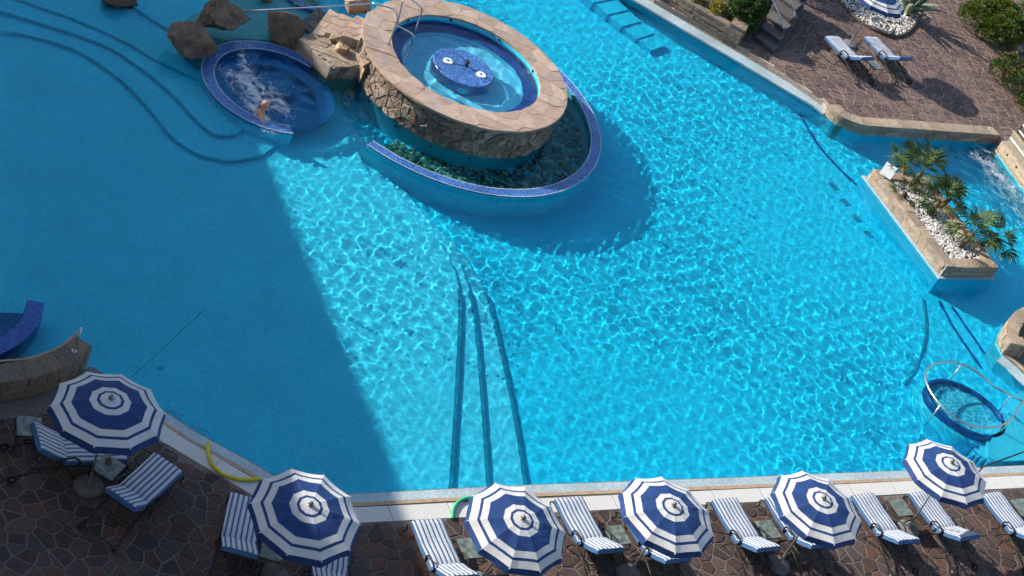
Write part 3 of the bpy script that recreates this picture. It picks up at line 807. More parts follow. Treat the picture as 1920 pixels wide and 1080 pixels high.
# foam
def foam(name, blobs, n_, label, zf):
    g = G(); rg = random.Random(sum(map(ord, name)))
    for k in range(n_):
        c, sx, sy, ang, w = rg.choices(blobs, [b[4] for b in blobs])[0]
        x, y = rg.gauss(0, sx), rg.gauss(0, sy)
        wx = 0.10 * noise.noise(Vector((x * 4, y * 4, 1.3))); wy = 0.10 * noise.noise(Vector((x * 4, y * 4, 7.7)))
        if noise.noise(Vector((c[0] * 3 + x * 5, c[1] * 3 + y * 5, 2.0))) < rg.uniform(-0.25, 0.35): continue
        X_ = c[0] + x * math.cos(ang) - y * math.sin(ang) + wx; Y_ = c[1] + x * math.sin(ang) + y * math.cos(ang) + wy
        s = rg.uniform(0.003, 0.009) * (2.0 if rg.random() < 0.08 else 1)
        z = zf + abs(rg.gauss(0, 0.012)); h = s * 0.5
        g.add([(X_ - s, Y_, z), (X_ + s, Y_, z), (X_, Y_ - s, z), (X_, Y_ + s, z), (X_, Y_, z + h), (X_, Y_, z - h)], [(0, 2, 4), (2, 1, 4), (1, 3, 4), (3, 0, 4), (2, 0, 5), (1, 2, 5), (3, 1, 5), (0, 3, 5)])
    o = g.obj(name, FOAM); tag(o, label, 'foam', kind='stuff'); return o
def fb(u, v, sx, sy, ang, w): p = W(u, v, WATER); return ((p.x, p.y), sx, sy, R(ang), w)
foam('whirlpool_foam', [fb(458, 120, 0.34, 0.10, -50, 0.7), fb(470, 160, 0.34, 0.24, 0, 2.2), fb(487, 186, 0.30, 0.2, 0, 2.0), fb(484, 214, 0.26, 0.11, -45, 1.6), fb(525, 195, 0.30, 0.10, -40, 0.6), fb(450, 150, 0.3, 0.08, -10, 0.5), fb(500, 226, 0.2, 0.07, -40, 0.7)], 38000, 'white bubbling foam around the bather in the sunken whirlpool', WATER + 0.025)
foam('weir_foam', [fb(1840, 300, 0.28, 0.16, 20, 1), fb(1862, 322, 0.35, 0.2, -60, 1.6), fb(1885, 340, 0.4, 0.22, -50, 1.4), fb(1905, 365, 0.4, 0.2, -50, 1), fb(1850, 285, 0.2, 0.06, 0, 0.4)], 7000, 'white splashing foam at the foot of the water inlet wall', WATER + 0.03)

# ------------------------------------------------------------------ bather
def bather():
    root = empty('person', W(486, 206, WATER))
    tag(root, 'bald bather sunk to the shoulders in the foaming whirlpool, arm on the rim', 'person')
    b = root.location
    H = W(497, 198, 0.25) - b                       # centre of the head
    fd = Vector((0.75, 0.35, 0)).normalized()       # looks away to the far right
    sd = Vector((fd.y, -fd.x, 0))                   # his right
    neck = H + Vector((0, 0, -0.17)) - fd * 0.03
    chest = neck + Vector((0, 0, -0.20)) - fd * 0.03
    pel = chest + Vector((0, 0, -0.32)) - fd * 0.02
    ls, rs = neck - sd * 0.19 + Vector((0, 0, -0.07)), neck + sd * 0.19 + Vector((0, 0, -0.07))
    V = [pel, chest, neck + Vector((0, 0, -0.05)), neck + Vector((0, 0, 0.02)), H + Vector((0, 0, -0.03)), H + Vector((0, 0, 0.05)),
         ls, ls - sd * 0.10 + Vector((0, 0, -0.16)), ls + fd * 0.18 - sd * 0.02 + Vector((0, 0, -0.30)), ls + fd * 0.28 + sd * 0.05 + Vector((0, 0, -0.33)),
         rs, rs + sd * 0.17 + fd * 0.06 + Vector((0, 0, -0.10)), rs + sd * 0.22 + fd * 0.26 + Vector((0, 0, -0.19)), rs + sd * 0.20 + fd * 0.34 + Vector((0, 0, -0.21)),
         pel + sd * 0.11 + fd * 0.05, pel + sd * 0.14 + fd * 0.45, pel + sd * 0.14 + fd * 0.55 + Vector((0, 0, -0.12)),
         pel - sd * 0.11 + fd * 0.05, pel - sd * 0.14 + fd * 0.45, pel - sd * 0.14 + fd * 0.55 + Vector((0, 0, -0.12))]
    E_ = [(0, 1), (1, 2), (2, 3), (3, 4), (4, 5), (2, 6), (6, 7), (7, 8), (8, 9), (2, 10), (10, 11), (11, 12), (12, 13), (0, 14), (14, 15), (15, 16), (0, 17), (17, 18), (18, 19)]
    rad = [.15, .155, .085, .06, .085, .07, .075, .052, .04, .035, .075, .055, .042, .034, .09, .065, .05, .09, .065, .05]
    me = bpy.data.meshes.new('body'); me.from_pydata([tuple(v) for v in V], E_, [])
    o = bpy.data.objects.new('body', me); COL.objects.link(o); o.parent = root
    o.modifiers.new('s', 'SKIN')
    for sv, r_ in zip(me.skin_vertices[0].data, rad): sv.radius = (r_, r_)
    me.skin_vertices[0].data[0].use_root = True
    o.modifiers.new('u', 'SUBSURF').levels = 2; o.modifiers['u'].render_levels = 2
    dg = bpy.context.evaluated_depsgraph_get(); ev = bpy.data.meshes.new_from_object(o.evaluated_get(dg))
    o.modifiers.clear(); o.data = ev
    # head with brow, nose, ears joined into the same body mesh
    bm = bmesh.new(); bm.from_mesh(ev)
    def ball(c, r3, m=12):
        mt = Matrix.Translation(c) @ Matrix((( *sd, 0), (*fd, 0), (0, 0, 1, 0), (0, 0, 0, 1))).transposed() @ Matrix.Diagonal((*r3, 1))
        bmesh.ops.create_uvsphere(bm, u_segments=m, v_segments=m - 2, radius=1, matrix=mt)
    ball(H + Vector((0, 0, 0.03)), (0.082, 0.103, 0.115), 18)
    ball(H + fd * 0.055 + Vector((0, 0, -0.055)), (0.058, 0.055, 0.06))
    ball(H + fd * 0.112 + Vector((0, 0, -0.01)), (0.014, 0.022, 0.028), 8)
    for s_ in (-1, 1):
        ball(H + sd * s_ * 0.085 + Vector((0, 0, -0.005)), (0.012, 0.026, 0.036), 8)
        ball(H + sd * s_ * 0.034 + fd * 0.092 + Vector((0, 0, 0.018)), (0.018, 0.012, 0.010), 8)
    # hands: palm and five fingers
    for wr, dr, up in ((V[13], (V[13] - V[12]).normalized(), Vector((0, 0, 1))), (V[9], (V[9] - V[8]).normalized(), Vector((0, 0, 1)))):
        la = dr.cross(up).normalized()
        ball(wr + dr * 0.05, (0.04, 0.045, 0.02), 10)
        for k in range(4):
            g_ = G().tube([wr + dr * 0.08 + la * (k - 1.5) * 0.02, wr + dr * 0.125 + la * (k - 1.5) * 0.024, wr + dr * (0.155 - abs(k - 1.4) * 0.008) + la * (k - 1.5) * 0.025 - up * 0.018], [0.009, 0.0085, 0.007], 6)
            bv = [bm.verts.new(v) for v in g_.V]
            for f in g_.F: bm.faces.new([bv[i] for i in f])
        g_ = G().tube([wr + dr * 0.03 + la * 0.035, wr + dr * 0.06 + la * 0.065, wr + dr * 0.09 + la * 0.07], [0.011, 0.01, 0.008], 6)
        bv = [bm.verts.new(v) for v in g_.V]
        for f in g_.F: bm.faces.new([bv[i] for i in f])
    bm.to_mesh(ev); bm.free()
    ev.materials.clear(); ev.materials.append(SKIN)
    ev.polygons.foreach_set('use_smooth', [True] * len(ev.polygons))
bather()

# ================================================================== ROCKS, STEPS AND LOW WALLS NEAR THE WHIRLPOOL
def boulder(name, u, v, z, sx, sy, sz, rz, seed, mat, label, flat_base=True, grp=None):
    """an angular rock: the hull of a few random corners, roughened"""
    rg = random.Random(seed); bm = bmesh.new()
    for k in range(11):
        d = Vector((rg.gauss(0, 1), rg.gauss(0, 1), rg.gauss(0, 1))).normalized()
        m_ = max(abs(d.x), abs(d.y), abs(d.z)); d = d / m_ * rg.uniform(0.72, 1.0) if rg.random() < 0.75 else d
        bm.verts.new((d.x * sx, d.y * sy, (d.z + 0.55) * sz))
    r_ = bmesh.ops.convex_hull(bm, input=bm.verts[:])
    bmesh.ops.delete(bm, geom=[x for x in r_['geom_interior'] if isinstance(x, bmesh.types.BMVert)], context='VERTS')
    bmesh.ops.bevel(bm, geom=bm.edges[:], offset=0.035 * min(sx, sy, sz), segments=1, affect='EDGES')
    bmesh.ops.triangulate(bm, faces=bm.faces[:])
    for it in range(3): bmesh.ops.subdivide_edges(bm, edges=[e_ for e_ in bm.edges if e_.calc_length() > 0.12 * max(sx, sy)], cuts=1); bmesh.ops.triangulate(bm, faces=bm.faces[:])
    bm.normal_update()
    for v_ in bm.verts:
        q = v_.co * 2.2 + Vector((seed, 0, 0))
        v_.co += v_.normal * (0.05 * noise.noise(q) + 0.05 * noise.noise(q * 3) + 0.03 * noise.noise(q * 9)) * min(sx, sy, sz) * 1.3
        v_.co -= v_.normal * 0.10 * max(0.0, 0.35 - abs(noise.noise(q * 1.7 + Vector((3, 9, 1))))) * min(sx, sy, sz)
    me = bpy.data.meshes.new(name); bm.to_mesh(me); bm.free(); me.materials.append(mat)
    o = bpy.data.objects.new(name, me); COL.objects.link(o)
    o.location = W(u, v, z); o.rotation_euler = (0, 0, rz)
    tag(o, label, 'rock', grp); return o
boulder('boulder', 353, 102, -0.12, 0.68, 0.55, 0.60, 0.3, 5, BOULDER, 'dark brown boulder at the corner left of the whirlpool', grp='dark boulders by the whirlpool')
boulder('boulder', 416, 76, -0.12, 0.68, 0.62, 0.85, 1.0, 8, BOULDER, 'largest dark boulder, behind the whirlpool where the long handrail ends', grp='dark boulders by the whirlpool')
boulder('boulder', 528, 78, -0.12, 0.62, 0.50, 0.62, -0.3, 12, BOULDER, 'dark brown boulder between the whirlpool and the stone steps', grp='dark boulders by the whirlpool')
boulder('boulder', 215, 14, -0.3, 0.60, 0.45, 0.60, 0.5, 21, BOULDER, 'dark boulder standing alone in the water at the far left corner', grp='dark boulders by the whirlpool')
boulder('boulder', 496, 2, -0.12, 0.28, 0.2, 0.2, 0.2, 23, BOULDER, 'small dark rock at the top edge above the handrail', grp='dark boulders by the whirlpool')
boulder('rock', 664, 20, 0.45, 0.42, 0.26, 0.30, 0.4, 31, TANROCK, 'tan rock behind the stone steps by the handrail')
boulder('rock', 641, 98, 0.32, 0.24, 0.20, 0.26, 0.9, 33, TANROCK, 'pale tan rock sitting on the low block wall')
boulder('rock', 627, 78, 0.32, 0.22, 0.15, 0.16, 0.2, 37, TANROCK, 'flat tan rock between the steps and the low block wall')
# pale ledge round the boulders
ledge = G().prism([(p.x, p.y) for p in (W(u, v, -0.09) for u, v in ((318, 60), (345, 40), (440, -20), (600, -20), (600, 70), (560, 100), (500, 76), (440, 72), (395, 88), (376, 125), (345, 105)))], -0.9, -0.09).obj('ledge', PALE, pool)
# stone steps climbing to the basin
stair = empty('stone_steps', W(640, 50, 0))
tag(stair, 'stone steps climbing from the shallow water to the raised basin rim', 'steps')
tr = [((528, 25), (560, 8), (602, 40), (575, 72), -0.10), ((560, 42), (598, 14), (620, 30), (590, 66), 0.05), ((585, 62), (618, 16), (645, 30), (625, 70), 0.22), ((610, 60), (640, 24), (672, 38), (650, 74), 0.40), ((640, 66), (668, 28), (700, 40), (678, 76), 0.60), ((676, 70), (690, 20), (742, 45), (728, 88), 0.80)]
for k, (a, b_, c_, d_, z) in enumerate(tr):
    q = [W(*p_, z) for p_ in (a, b_, c_, d_)]
    bed = G().prism([(p_.x, p_.y) for p_ in q], -0.8, z - 0.012).obj('tread', SLATE if k < 2 else MORTAR_UP, stair, world=True)
    cc = cells([(p_.x, p_.y) for p_ in q], 0.30, 0.30, 0.02, 0.4, random.Random(40 + k))
    for P in cc:
        V, Fq = slab_piece(P, z - 0.03, z, 0.006, flat(0)); mesh('tread_stone', [(v[0] - stair.location.x, v[1] - stair.location.y, v[2] - stair.location.z) for v in V], Fq, SLATE if k < 2 else RIMSTONE, bed)
def block_wall(name, label, base, top, bot, z0, z1, thick, mat, len_, rows, cap=True, seed=1, capmat=None, core=MORTAR, inward=1, bulge=0.02, cat='wall', chf=0.02):
    """wall of separate blocks along the world polyline `base` (front foot line); the body lies `thick` behind it"""
    root = empty(name, (base[0].x, base[0].y, 0)); tag(root, label, cat)
    P = [Vector((p.x, p.y, 0)) for p in base]
    Ls = [0]
    for i in range(1, len(P)): Ls.append(Ls[-1] + (P[i] - P[i - 1]).length)
    def at(s):
        s = min(max(s, 0), Ls[-1] - 1e-6)
        for i in range(len(P) - 1):
            if s <= Ls[i + 1]:
                t = (P[i + 1] - P[i]).normalized(); return P[i] + t * (s - Ls[i]), Vector((-t.y, t.x, 0)) * inward
        return P[-1], Vector((0, 1, 0))
    def off(d):
        out = []
        for i, p in enumerate(P):
            ns = []
            if i > 0: t = (P[i] - P[i - 1]).normalized(); ns.append(Vector((-t.y, t.x, 0)) * inward)
            if i < len(P) - 1: t = (P[i + 1] - P[i]).normalized(); ns.append(Vector((-t.y, t.x, 0)) * inward)
            m_ = sum(ns, Vector((0, 0, 0))).normalized(); out.append(p + m_ * d / max(0.4, m_.dot(ns[0])))
        return out
    f_, b_ = off(0.02), off(thick - 0.01)
    G().prism([(p.x, p.y) for p in f_] + [(p.x, p.y) for p in b_[::-1]], bot, z1 - 0.02).obj('core', core, root, world=True)
    rg = random.Random(seed)
    def fm(s, y, h):
        p, n_ = at(s); return (p.x - n_.x * h, p.y - n_.y * h, y)
    hgt = (z1 - z0) / rows
    for r_ in range(rows):
        s = -rg.uniform(0, 0.6) * len_
        while s < Ls[-1]:
            l_ = len_ * rg.uniform(0.7, 1.35); a, b2 = max(s, 0) + 0.005, min(s + l_, Ls[-1]) - 0.005; s += l_
            if b2 - a < 0.04: continue
            j = lambda: rg.uniform(-0.006, 0.006)
            V, Fq = slab_piece([(a, z0 + r_ * hgt + 0.007 + j()), ((a + b2) / 2, z0 + r_ * hgt + 0.007), (b2, z0 + r_ * hgt + 0.007 + j()), (b2, z0 + (r_ + 1) * hgt - 0.007 + j()), ((a + b2) / 2, z0 + (r_ + 1) * hgt - 0.007), (a, z0 + (r_ + 1) * hgt - 0.007 + j())], -0.06, 0.02 + rg.uniform(0, bulge), chf, fm)
            mesh('block', V, Fq, mat, root, world=True)
    if cap:
        s = 0
        while s < Ls[-1] - 0.05:
            l_ = len_ * rg.uniform(0.9, 1.5); a, b2 = s + 0.004, min(s + l_, Ls[-1]) - 0.004; s += l_
            if b2 - a < 0.05: continue
            nn = max(2, int((b2 - a) / 0.12)); row = []
            pa = []
            for k in range(nn + 1):
                p, n_ = at(a + (b2 - a) * k / nn); pa.append((p - n_ * 0.01, p + n_ * thick))
            zz = z1 + rg.uniform(-0.008, 0.012)
            V = []
            for q0, q1 in pa:
                V += [(q0.x, q0.y, z1 - 0.05), (q0.x, q0.y, zz), ((q0.x + q1.x) / 2, (q0.y + q1.y) / 2, zz + rg.uniform(0.0, 0.015)), (q1.x, q1.y, zz), (q1.x, q1.y, z1 - 0.05)]
            Fq = []
            for k in range(nn):
                Fq += [(5 * k + i, 5 * k + 5 + i, 5 * k + 6 + i, 5 * k + 1 + i)[:: (1 if inward > 0 else -1)] for i in range(4)]
            Fq += [tuple(range(5)), tuple(5 * nn + i for i in range(5))[::-1]]
            mesh('cap_stone', V, Fq, capmat or mat, root, world=True)
    return root
def orient(base, want):
    """+1 if the left normal of the line points towards `want`"""
    m_ = len(base) // 2; a, b_ = base[m_ - 1], base[m_]; t = (b_ - a).normalized(); n_ = Vector((-t.y, t.x, 0))
    return 1 if (Vector((want.x, want.y, 0)) - Vector((a.x, a.y, 0))).dot(n_) > 0 else -1
# low block wall between whirlpool and basin
base = [W(u, v, WATER) for u, v in ((552, 96), (575, 112), (600, 128), (614, 149), (650, 147), (684, 140))]
block_wall('low_block_wall', 'low tan block wall between the whirlpool and the raised basin', base, None, -0.9, -0.12, 0.34, 0.60, WALLSTONE, 0.24, 2, True, 3, BLOCK, MORTAR_UP, orient(base, W(640, 90)))
G().prism([(p.x, p.y) for p in (W(u, v, 0.33) for u, v in ((565, 78), (600, 70), (690, 75), (700, 120), (680, 126), (620, 125)))], -0.8, 0.31).obj('rock_bed', MORTAR_UP, pool)
rbp = [(p.x, p.y) for p in (W(u, v, 0.33) for u, v in ((565, 78), (600, 70), (690, 75), (700, 120), (680, 126), (620, 125)))]
lay(cells(rbp, 0.34, 0.22, 0.03, 0.4, random.Random(44)), pool, 'bed_stone', BLOCK, 0.29, 0.345, 0.012, flat(0.0), 0.012)
# little waterfall spout on the basin side
sp = empty('spillway', W(684, 120, 0.3)); tag(sp, 'small stone spillway on the side of the raised basin', 'spillway')
q = [W(u, v, 0.62) for u, v in ((676, 106), (690, 102), (696, 116), (682, 122))]
G().prism([(p.x, p.y) for p in q], 0.52, 0.62).obj('spout_slab', RIMSTONE, sp, world=True)
G().prism([(p.x + 0.05, p.y + 0.05) for p in q], 0.05, 0.519).obj('pedestal', TANROCK, sp, world=True)

# handrails
def rail(name, segs, r_, label, parent_loc):
    root = empty(name, parent_loc); tag(root, label, 'handrail')
    for nm, pts, sm in segs:
        P = [W(u, v, z) for u, v, z in pts]
        if sm: P = smooth_line(P, 5)
        G().tube(P, r_, 8).obj(nm, STEEL, root, True, world=True)
    return root
rail('handrail', [('post', [(728, 84, 0.9), (740, 52, 1.5), (745, 36, 1.78), (744, 26, 1.90), (735, 16, 1.93), (698, 6, 1.85)], True), ('top_bar', [(698, 6, 1.85), (620, 12, 1.45), (530, 17, 0.95), (440, 22, 0.55)], False)], 0.022, 'long steel handrail slanting from the boulder up to the basin rim', W(728, 84, 0.9))
rail('handrail', [('hoop', [(745, 46, 0.9), (752, 15, 1.5), (757, 0, 1.72), (768, -2, 1.75), (786, 10, 1.62), (791, 20, 1.42), (785, 38, 1.1), (777, 60, 0.75), (776, 64, 0.5)], True)], 0.022, 'bent steel grab hoop standing at the far side of the basin entry', W(745, 46, 0.9))
rail('handrail', [('bar', [(743, 48, 1.40), (762, 57, 1.33), (774, 66, 1.22), (774, 80, 1.0), (766, 102, 0.62), (758, 118, 0.3)], True)], 0.022, 'curved steel grab bar dipping into the water of the raised basin', W(758, 118, 0.3))
# mosaic edge and green pebbles of the pool behind
p1 = smooth_line([W(u, v, 0.0) for u, v in ((520, -22), (548, -4), (566, 8), (590, 16), (610, 20))], 4)
bk = strip('far_mosaic_edge', p1, -0.15, 0.15, 0.02, BLUE, None, 1, 0.4); tag(bk, 'curved cobalt mosaic edge behind the stone steps at the top', 'wall')
rg = random.Random(9); pebbles('green_pebbles', [W(rg.uniform(553, 592), rg.uniform(-8, 9), -0.02 + rg.uniform(0, 0.04)) for k in range(90)], 0.04, 0.08, stone('green pebble', [(0.1, 0.3, 0.22), (0.25, 0.45, 0.36), (0.05, 0.18, 0.14)]), rg, 'greenish pebbles heaped behind the steps at the top edge')

# ================================================================== UMBRELLAS
def copy_tree(o, parent=None):
    c = o.copy(); COL.objects.link(c); c.parent = parent
    for k, v in list(o.items()): c[k] = v
    for ch in list(o.children): copy_tree(ch, c)
    return c
def make_umbrella():
    root = empty('parasol')
    nR, sub = 10, 4
    fr = [0.03, 0.19, 0.245, 0.37, 0.67, 0.80, 0.855, 1.0]; mi = [0, 1, 0, 1, 0, 1, 0]
    Rr, zr, za = 0.985, 1.94, 2.19
    def pt(f, i, t):
        a0, a1 = 2 * math.pi * i / nR, 2 * math.pi * (i + 1) / nR
        p = Vector((math.cos(a0), math.sin(a0), 0)).lerp(Vector((math.cos(a1), math.sin(a1), 0)), t)
        sag = 4 * t * (1 - t)
        p *= 1 - 0.02 * sag * f
        z = za - (za - zr) * (0.40 * f + 0.60 * f ** 2.2) - 0.018 * sag * f
        return (p.x * Rr * f, p.y * Rr * f, z)
    g = G()
    fine = []
    for k in range(len(fr) - 1):
        m_ = 3 if fr[k + 1] - fr[k] > 0.2 else 1
        fine += [(fr[k] + (fr[k + 1] - fr[k]) * q / m_, fr[k] + (fr[k + 1] - fr[k]) * (q + 1) / m_, mi[k]) for q in range(m_)]
    for i in range(nR):
        for f0, f1, m_ in fine:
            for s in range(sub):
                g.add([pt(f0, i, s / sub), pt(f1, i, s / sub), pt(f1, i, (s + 1) / sub), pt(f0, i, (s + 1) / sub)], [(0, 1, 2, 3)], m_)
    can = g.obj('canopy', [CWHITE, CBLUE], root)
    g = G()
    for i in range(nR):
        for s in range(sub):
            a, b = Vector(pt(1, i, s / sub)), Vector(pt(1, i, (s + 1) / sub))
            def low(p, t):
                out = Vector((p.x, p.y, 0)).normalized(); return p + out * 0.05 + Vector((0, 0, -0.125 + 0.02 * 4 * t * (1 - t)))
            g.add([a, low(a, s / sub), low(b, (s + 1) / sub), b], [(0, 1, 2, 3)])
    g.obj('valance', CBLUE, root)
    for i in range(nR):
        a = 2 * math.pi * i / nR; d = Vector((math.cos(a), math.sin(a), 0))
        rb = G().tube([d * 0.05 + Vector((0, 0, za - 0.05)), d * 0.55 + Vector((0, 0, zr + 0.09)), d * (Rr + 0.008) + Vector((0, 0, zr - 0.012))], 0.006, 5).obj('rib', ALU, root)
        G().tube([d * 0.035 + Vector((0, 0, 1.55)), d * 0.5 + Vector((0, 0, zr + 0.088))], 0.005, 4).obj('strut', ALU, rb)
        G().lathe([(0, 0.012), (0.012, 0.0), (0, -0.012)], 6, tuple(d * (Rr + 0.012) + Vector((0, 0, zr - 0.012)))).obj('tip', WHITE, rb)
    G().tube([(0, 0, 0.06), (0, 0, za + 0.02)], 0.021, 10).obj('pole', ALU, root, True)
    G().lathe([(0, 0.085), (0.022, 0.078), (0.040, 0.058), (0.044, 0.034), (0.034, 0.012), (0.055, 0.0)], 14, (0, 0, za + 0.01)).obj('finial', FINIAL, root, True)
    G().tube([(0, 0, 1.5), (0, 0, 1.6)], 0.035, 8).obj('runner', BLACK, root)
    bs = G().lathe([(0, 0.09), (0.20, 0.085), (0.26, 0.06), (0.275, 0.03), (0.275, 0.0)], 28).obj('base', CONC, root, True)
    G().tube([(0, 0, 0.08), (0, 0, 0.36)], 0.032, 10).obj('socket', ALU, bs)
    return root
ub = make_umbrella()
UG = 'blue and white parasols'
spots = [((-5.316, 20.289, 0), (-0.06, 0.035), -0.088, 'blue and white parasol in the building shade, beside the curved stone wall'),
         ((-1.415, 20.20, 0), (0.029, -0.055), 0.377, 'blue and white parasol at the corner of the pool, beside the yellow tube'),
         ((2.077, 22.319, 0), (0.05, -0.068), 0.485, 'blue and white parasol standing beside the green tube'),
         ((4.712, 24.549, 0), (0.0, 0.0), 0.676, 'fourth blue and white parasol along the near pool edge from the shaded end'),
         ((7.682, 26.90, 0), (-0.029, -0.013), 0.196, 'fifth blue and white parasol along the near pool edge from the shaded end'),
         ((10.457, 30.156, 0), (-0.063, 0.024), -0.39, 'blue and white parasol overlapping the pool edge near the oval mosaic tub'),
         ((6.45, 52.60, TZ), (0.0, 0.02), 0.15, 'blue and white parasol on the far terrace in front of the agave')]
for i, (p, t, ph, lab) in enumerate(spots):
    o = ub if i == 0 else copy_tree(ub)
    n_ = Vector((t[0], t[1], 1)).normalized()
    q = Vector((0, 0, 1)).rotation_difference(n_)
    o.rotation_mode = 'QUATERNION'
    o.rotation_quaternion = q @ Matrix.Rotation(ph, 3, 'Z').to_quaternion()
    top = Vector((p[0], p[1], p[2] + 1.94)); o.location = top - n_ * 1.94; o.location.z = p[2]
    tag(o, lab, 'parasol', UG)
    rgu = random.Random(200 + i); k1, k2 = rgu.uniform(0, 50), rgu.uniform(0.006, 0.014)
    for ch in o.children:                       # every cloth hangs and creases a little differently
        if ch.name.split('.')[0] in ('canopy', 'valance'):
            ch.data = ch.data.copy()
            for v_ in ch.data.vertices:
                r_ = math.hypot(v_.co.x, v_.co.y); a_ = math.atan2(v_.co.y, v_.co.x)
                q = Vector((v_.co.x * 3 + k1, v_.co.y * 3, k1))
                v_.co.z += k2 * noise.noise(q) * min(1, r_ * 2) + 0.5 * k2 * noise.noise(q * 4) * min(1, r_ * 2)
                if ch.name.startswith('valance') and v_.co.z < 1.9: v_.co.x *= 1 + 0.02 * noise.noise(q * 2); v_.co.y *= 1 + 0.02 * noise.noise(q * 2)

# ================================================================== LOUNGERS (local x runs from the foot end to the head end, hinge at x = 0)
def cushion(name, L_, w, th, root, slope=0.0, x0=0.0, z0=0.0, bow=0.0):
    nx, ny = 10, 6; V, Fq, M_ = [], [], []
    def prof(t):  # rounded edge: (inset, height)
        return t
    g = G()
    rows = []
    for i in range(nx + 1):
        x = L_ * i / nx; row = []
        for j in range(ny + 1):
            y = -w / 2 + w * j / ny
            ex = min(x, L_ - x); ey = min(y + w / 2, w / 2 - y)
            rz_ = 0.02 * (1 - min(1, ex / 0.035)) ** 2 + 0.02 * (1 - min(1, ey / 0.035)) ** 2
            q = 0.006 * math.sin(x * 9.0) * math.cos(y * 5)
            row.append((x, y, th - rz_ + q - bow * math.sin(math.pi * x / L_)))
        rows.append(row)
    V = [p for r_ in rows for p in r_]
    V2 = [(p[0], p[1], -bow * math.sin(math.pi * p[0] / L_)) for p in V]
    k = len(V); idx = lambda i, j: i * (ny + 1) + j
    F_, mi = [], []
    for i in range(nx):
        for j in range(ny):
            F_.append((idx(i, j), idx(i + 1, j), idx(i + 1, j + 1), idx(i, j + 1))); mi.append(0)
            F_.append((k + idx(i, j), k + idx(i, j + 1), k + idx(i + 1, j + 1), k + idx(i + 1, j))); mi.append(1)
    for i in range(nx):
        F_ += [(k + idx(i, 0), k + idx(i + 1, 0), idx(i + 1, 0), idx(i, 0)), (idx(i, ny), idx(i + 1, ny), k + idx(i + 1, ny), k + idx(i, ny))]; mi += [1, 1]
    for j in range(ny):
        F_ += [(idx(0, j), idx(0, j + 1), k + idx(0, j + 1), k + idx(0, j)), (k + idx(nx, j), k + idx(nx, j + 1), idx(nx, j + 1), idx(nx, j))]; mi += [1, 1]
    o = mesh(name, V + V2, F_, [STRIPE, PIPING], root, False, mi)
    o.location = (x0, 0, z0); o.rotation_euler = (0, -slope, 0)
    return o
LW, SL, BL, SH = 0.66, 1.12, 0.70, 0.33
def make_lounger():
    root = empty('sun_lounger')
    cushion('seat_cushion', SL, LW, 0.115, root, 0.0, -SL, SH, 0.02)
    cushion('back_cushion', BL, LW, 0.115, root, R(35), 0.0, SH)
    w = LW / 2 + 0.005
    g = G()
    for s in (-1, 1): g.tube([(-SL, s * w, SH - 0.015), (-0.55, s * w, SH - 0.035), (0, s * w, SH - 0.015), (0.62, s * w, SH - 0.03)], 0.018, 6)
    for x in (-SL, -0.75, -0.4, 0.0, 0.62): g.tube([(x, -w, SH - 0.02 - (0.015 if -1 < x < -0.2 else 0)), (x, w, SH - 0.02 - (0.015 if -1 < x < -0.2 else 0))], 0.010, 6)
    g.obj('seat_frame', IRON, root, True)
    g = G(); c, s_ = math.cos(R(35)), math.sin(R(35))
    for s in (-1, 1): g.tube([(0, s * (w - 0.02), SH - 0.015), (BL * c + 0.008, s * (w - 0.02), SH - 0.012 + BL * s_)], 0.012, 6)
    for t in (0.35, 0.68, 1.0): g.tube([(BL * c * t + 0.008, -w + 0.02, SH - 0.012 + BL * s_ * t), (BL * c * t + 0.008, w - 0.02, SH - 0.012 + BL * s_ * t)], 0.010, 6)
    g.obj('back_frame', IRON, root, True)
    for s in (-1, 1):
        G().tube([(0.40, s * (w - 0.03), SH - 0.03), (0.40 * 1.05, s * (w - 0.03), SH + 0.25)], 0.009, 5).obj('back_strut', IRON, root)
        G().tube(smooth_line([(-SL + 0.02, s * w, SH - 0.02), (-SL - 0.06, s * (w + 0.01), SH - 0.09), (-SL - 0.02, s * w, 0.14), (-SL - 0.07, s * w, 0.0)], 5), 0.017, 6).obj('leg', IRON, root, True)
        G().tube(smooth_line([(0.0, s * w, SH - 0.02), (-0.10, s * (w + 0.02), SH - 0.14), (-0.20, s * (w + 0.03), 0.0)], 5), 0.017, 6).obj('leg', IRON, root, True)
        G().tube([(0.0, s * w, SH - 0.02), (0.45, s * (w + 0.01), 0.22), (0.92, s * (w + 0.01), 0.08)], 0.017, 6).obj('leg', IRON, root, True)
        G().tube([(0.62, s * w, SH - 0.03), (0.55, s * w, 0.18)], 0.010, 5).obj('brace', IRON, root)
        G().tube(smooth_line([(-0.22, s * (w + 0.01), SH + 0.0), (-0.24, s * (w + 0.03), SH + 0.12), (-0.14, s * (w + 0.035), SH + 0.23), (0.02, s * (w + 0.035), SH + 0.235), (0.11, s * (w + 0.03), SH + 0.19), (0.10, s * (w + 0.02), SH + 0.12), (0.05, s * (w + 0.01), SH + 0.02)], 5), 0.019, 6).obj('armrest', IRON, root, True)
        wl = G().lathe([(0.0, -0.026), (0.035, -0.028), (0.07, -0.024), (0.10, -0.02), (0.10, 0.02), (0.07, 0.024), (0.035, 0.028), (0.0, 0.026)], 18).obj('wheel', BLACK, root); wl.location = (0.92, s * (w + 0.045), 0.10); wl.rotation_euler = (R(90), 0, 0)
        G().lathe([(0, 0.031), (0.03, 0.030), (0.034, -0.030), (0, -0.031)], 10).obj('hub', ALU, wl)
    G().tube([(0.92, -w - 0.05, 0.085), (0.92, w + 0.05, 0.085)], 0.010, 6).obj('axle', IRON, root)
    G().tube([(0.45, -w, 0.22), (0.45, w, 0.22)], 0.010, 6).obj('crossbar', IRON, root)
    return root
lo = make_lounger()
LG = 'striped sun loungers'
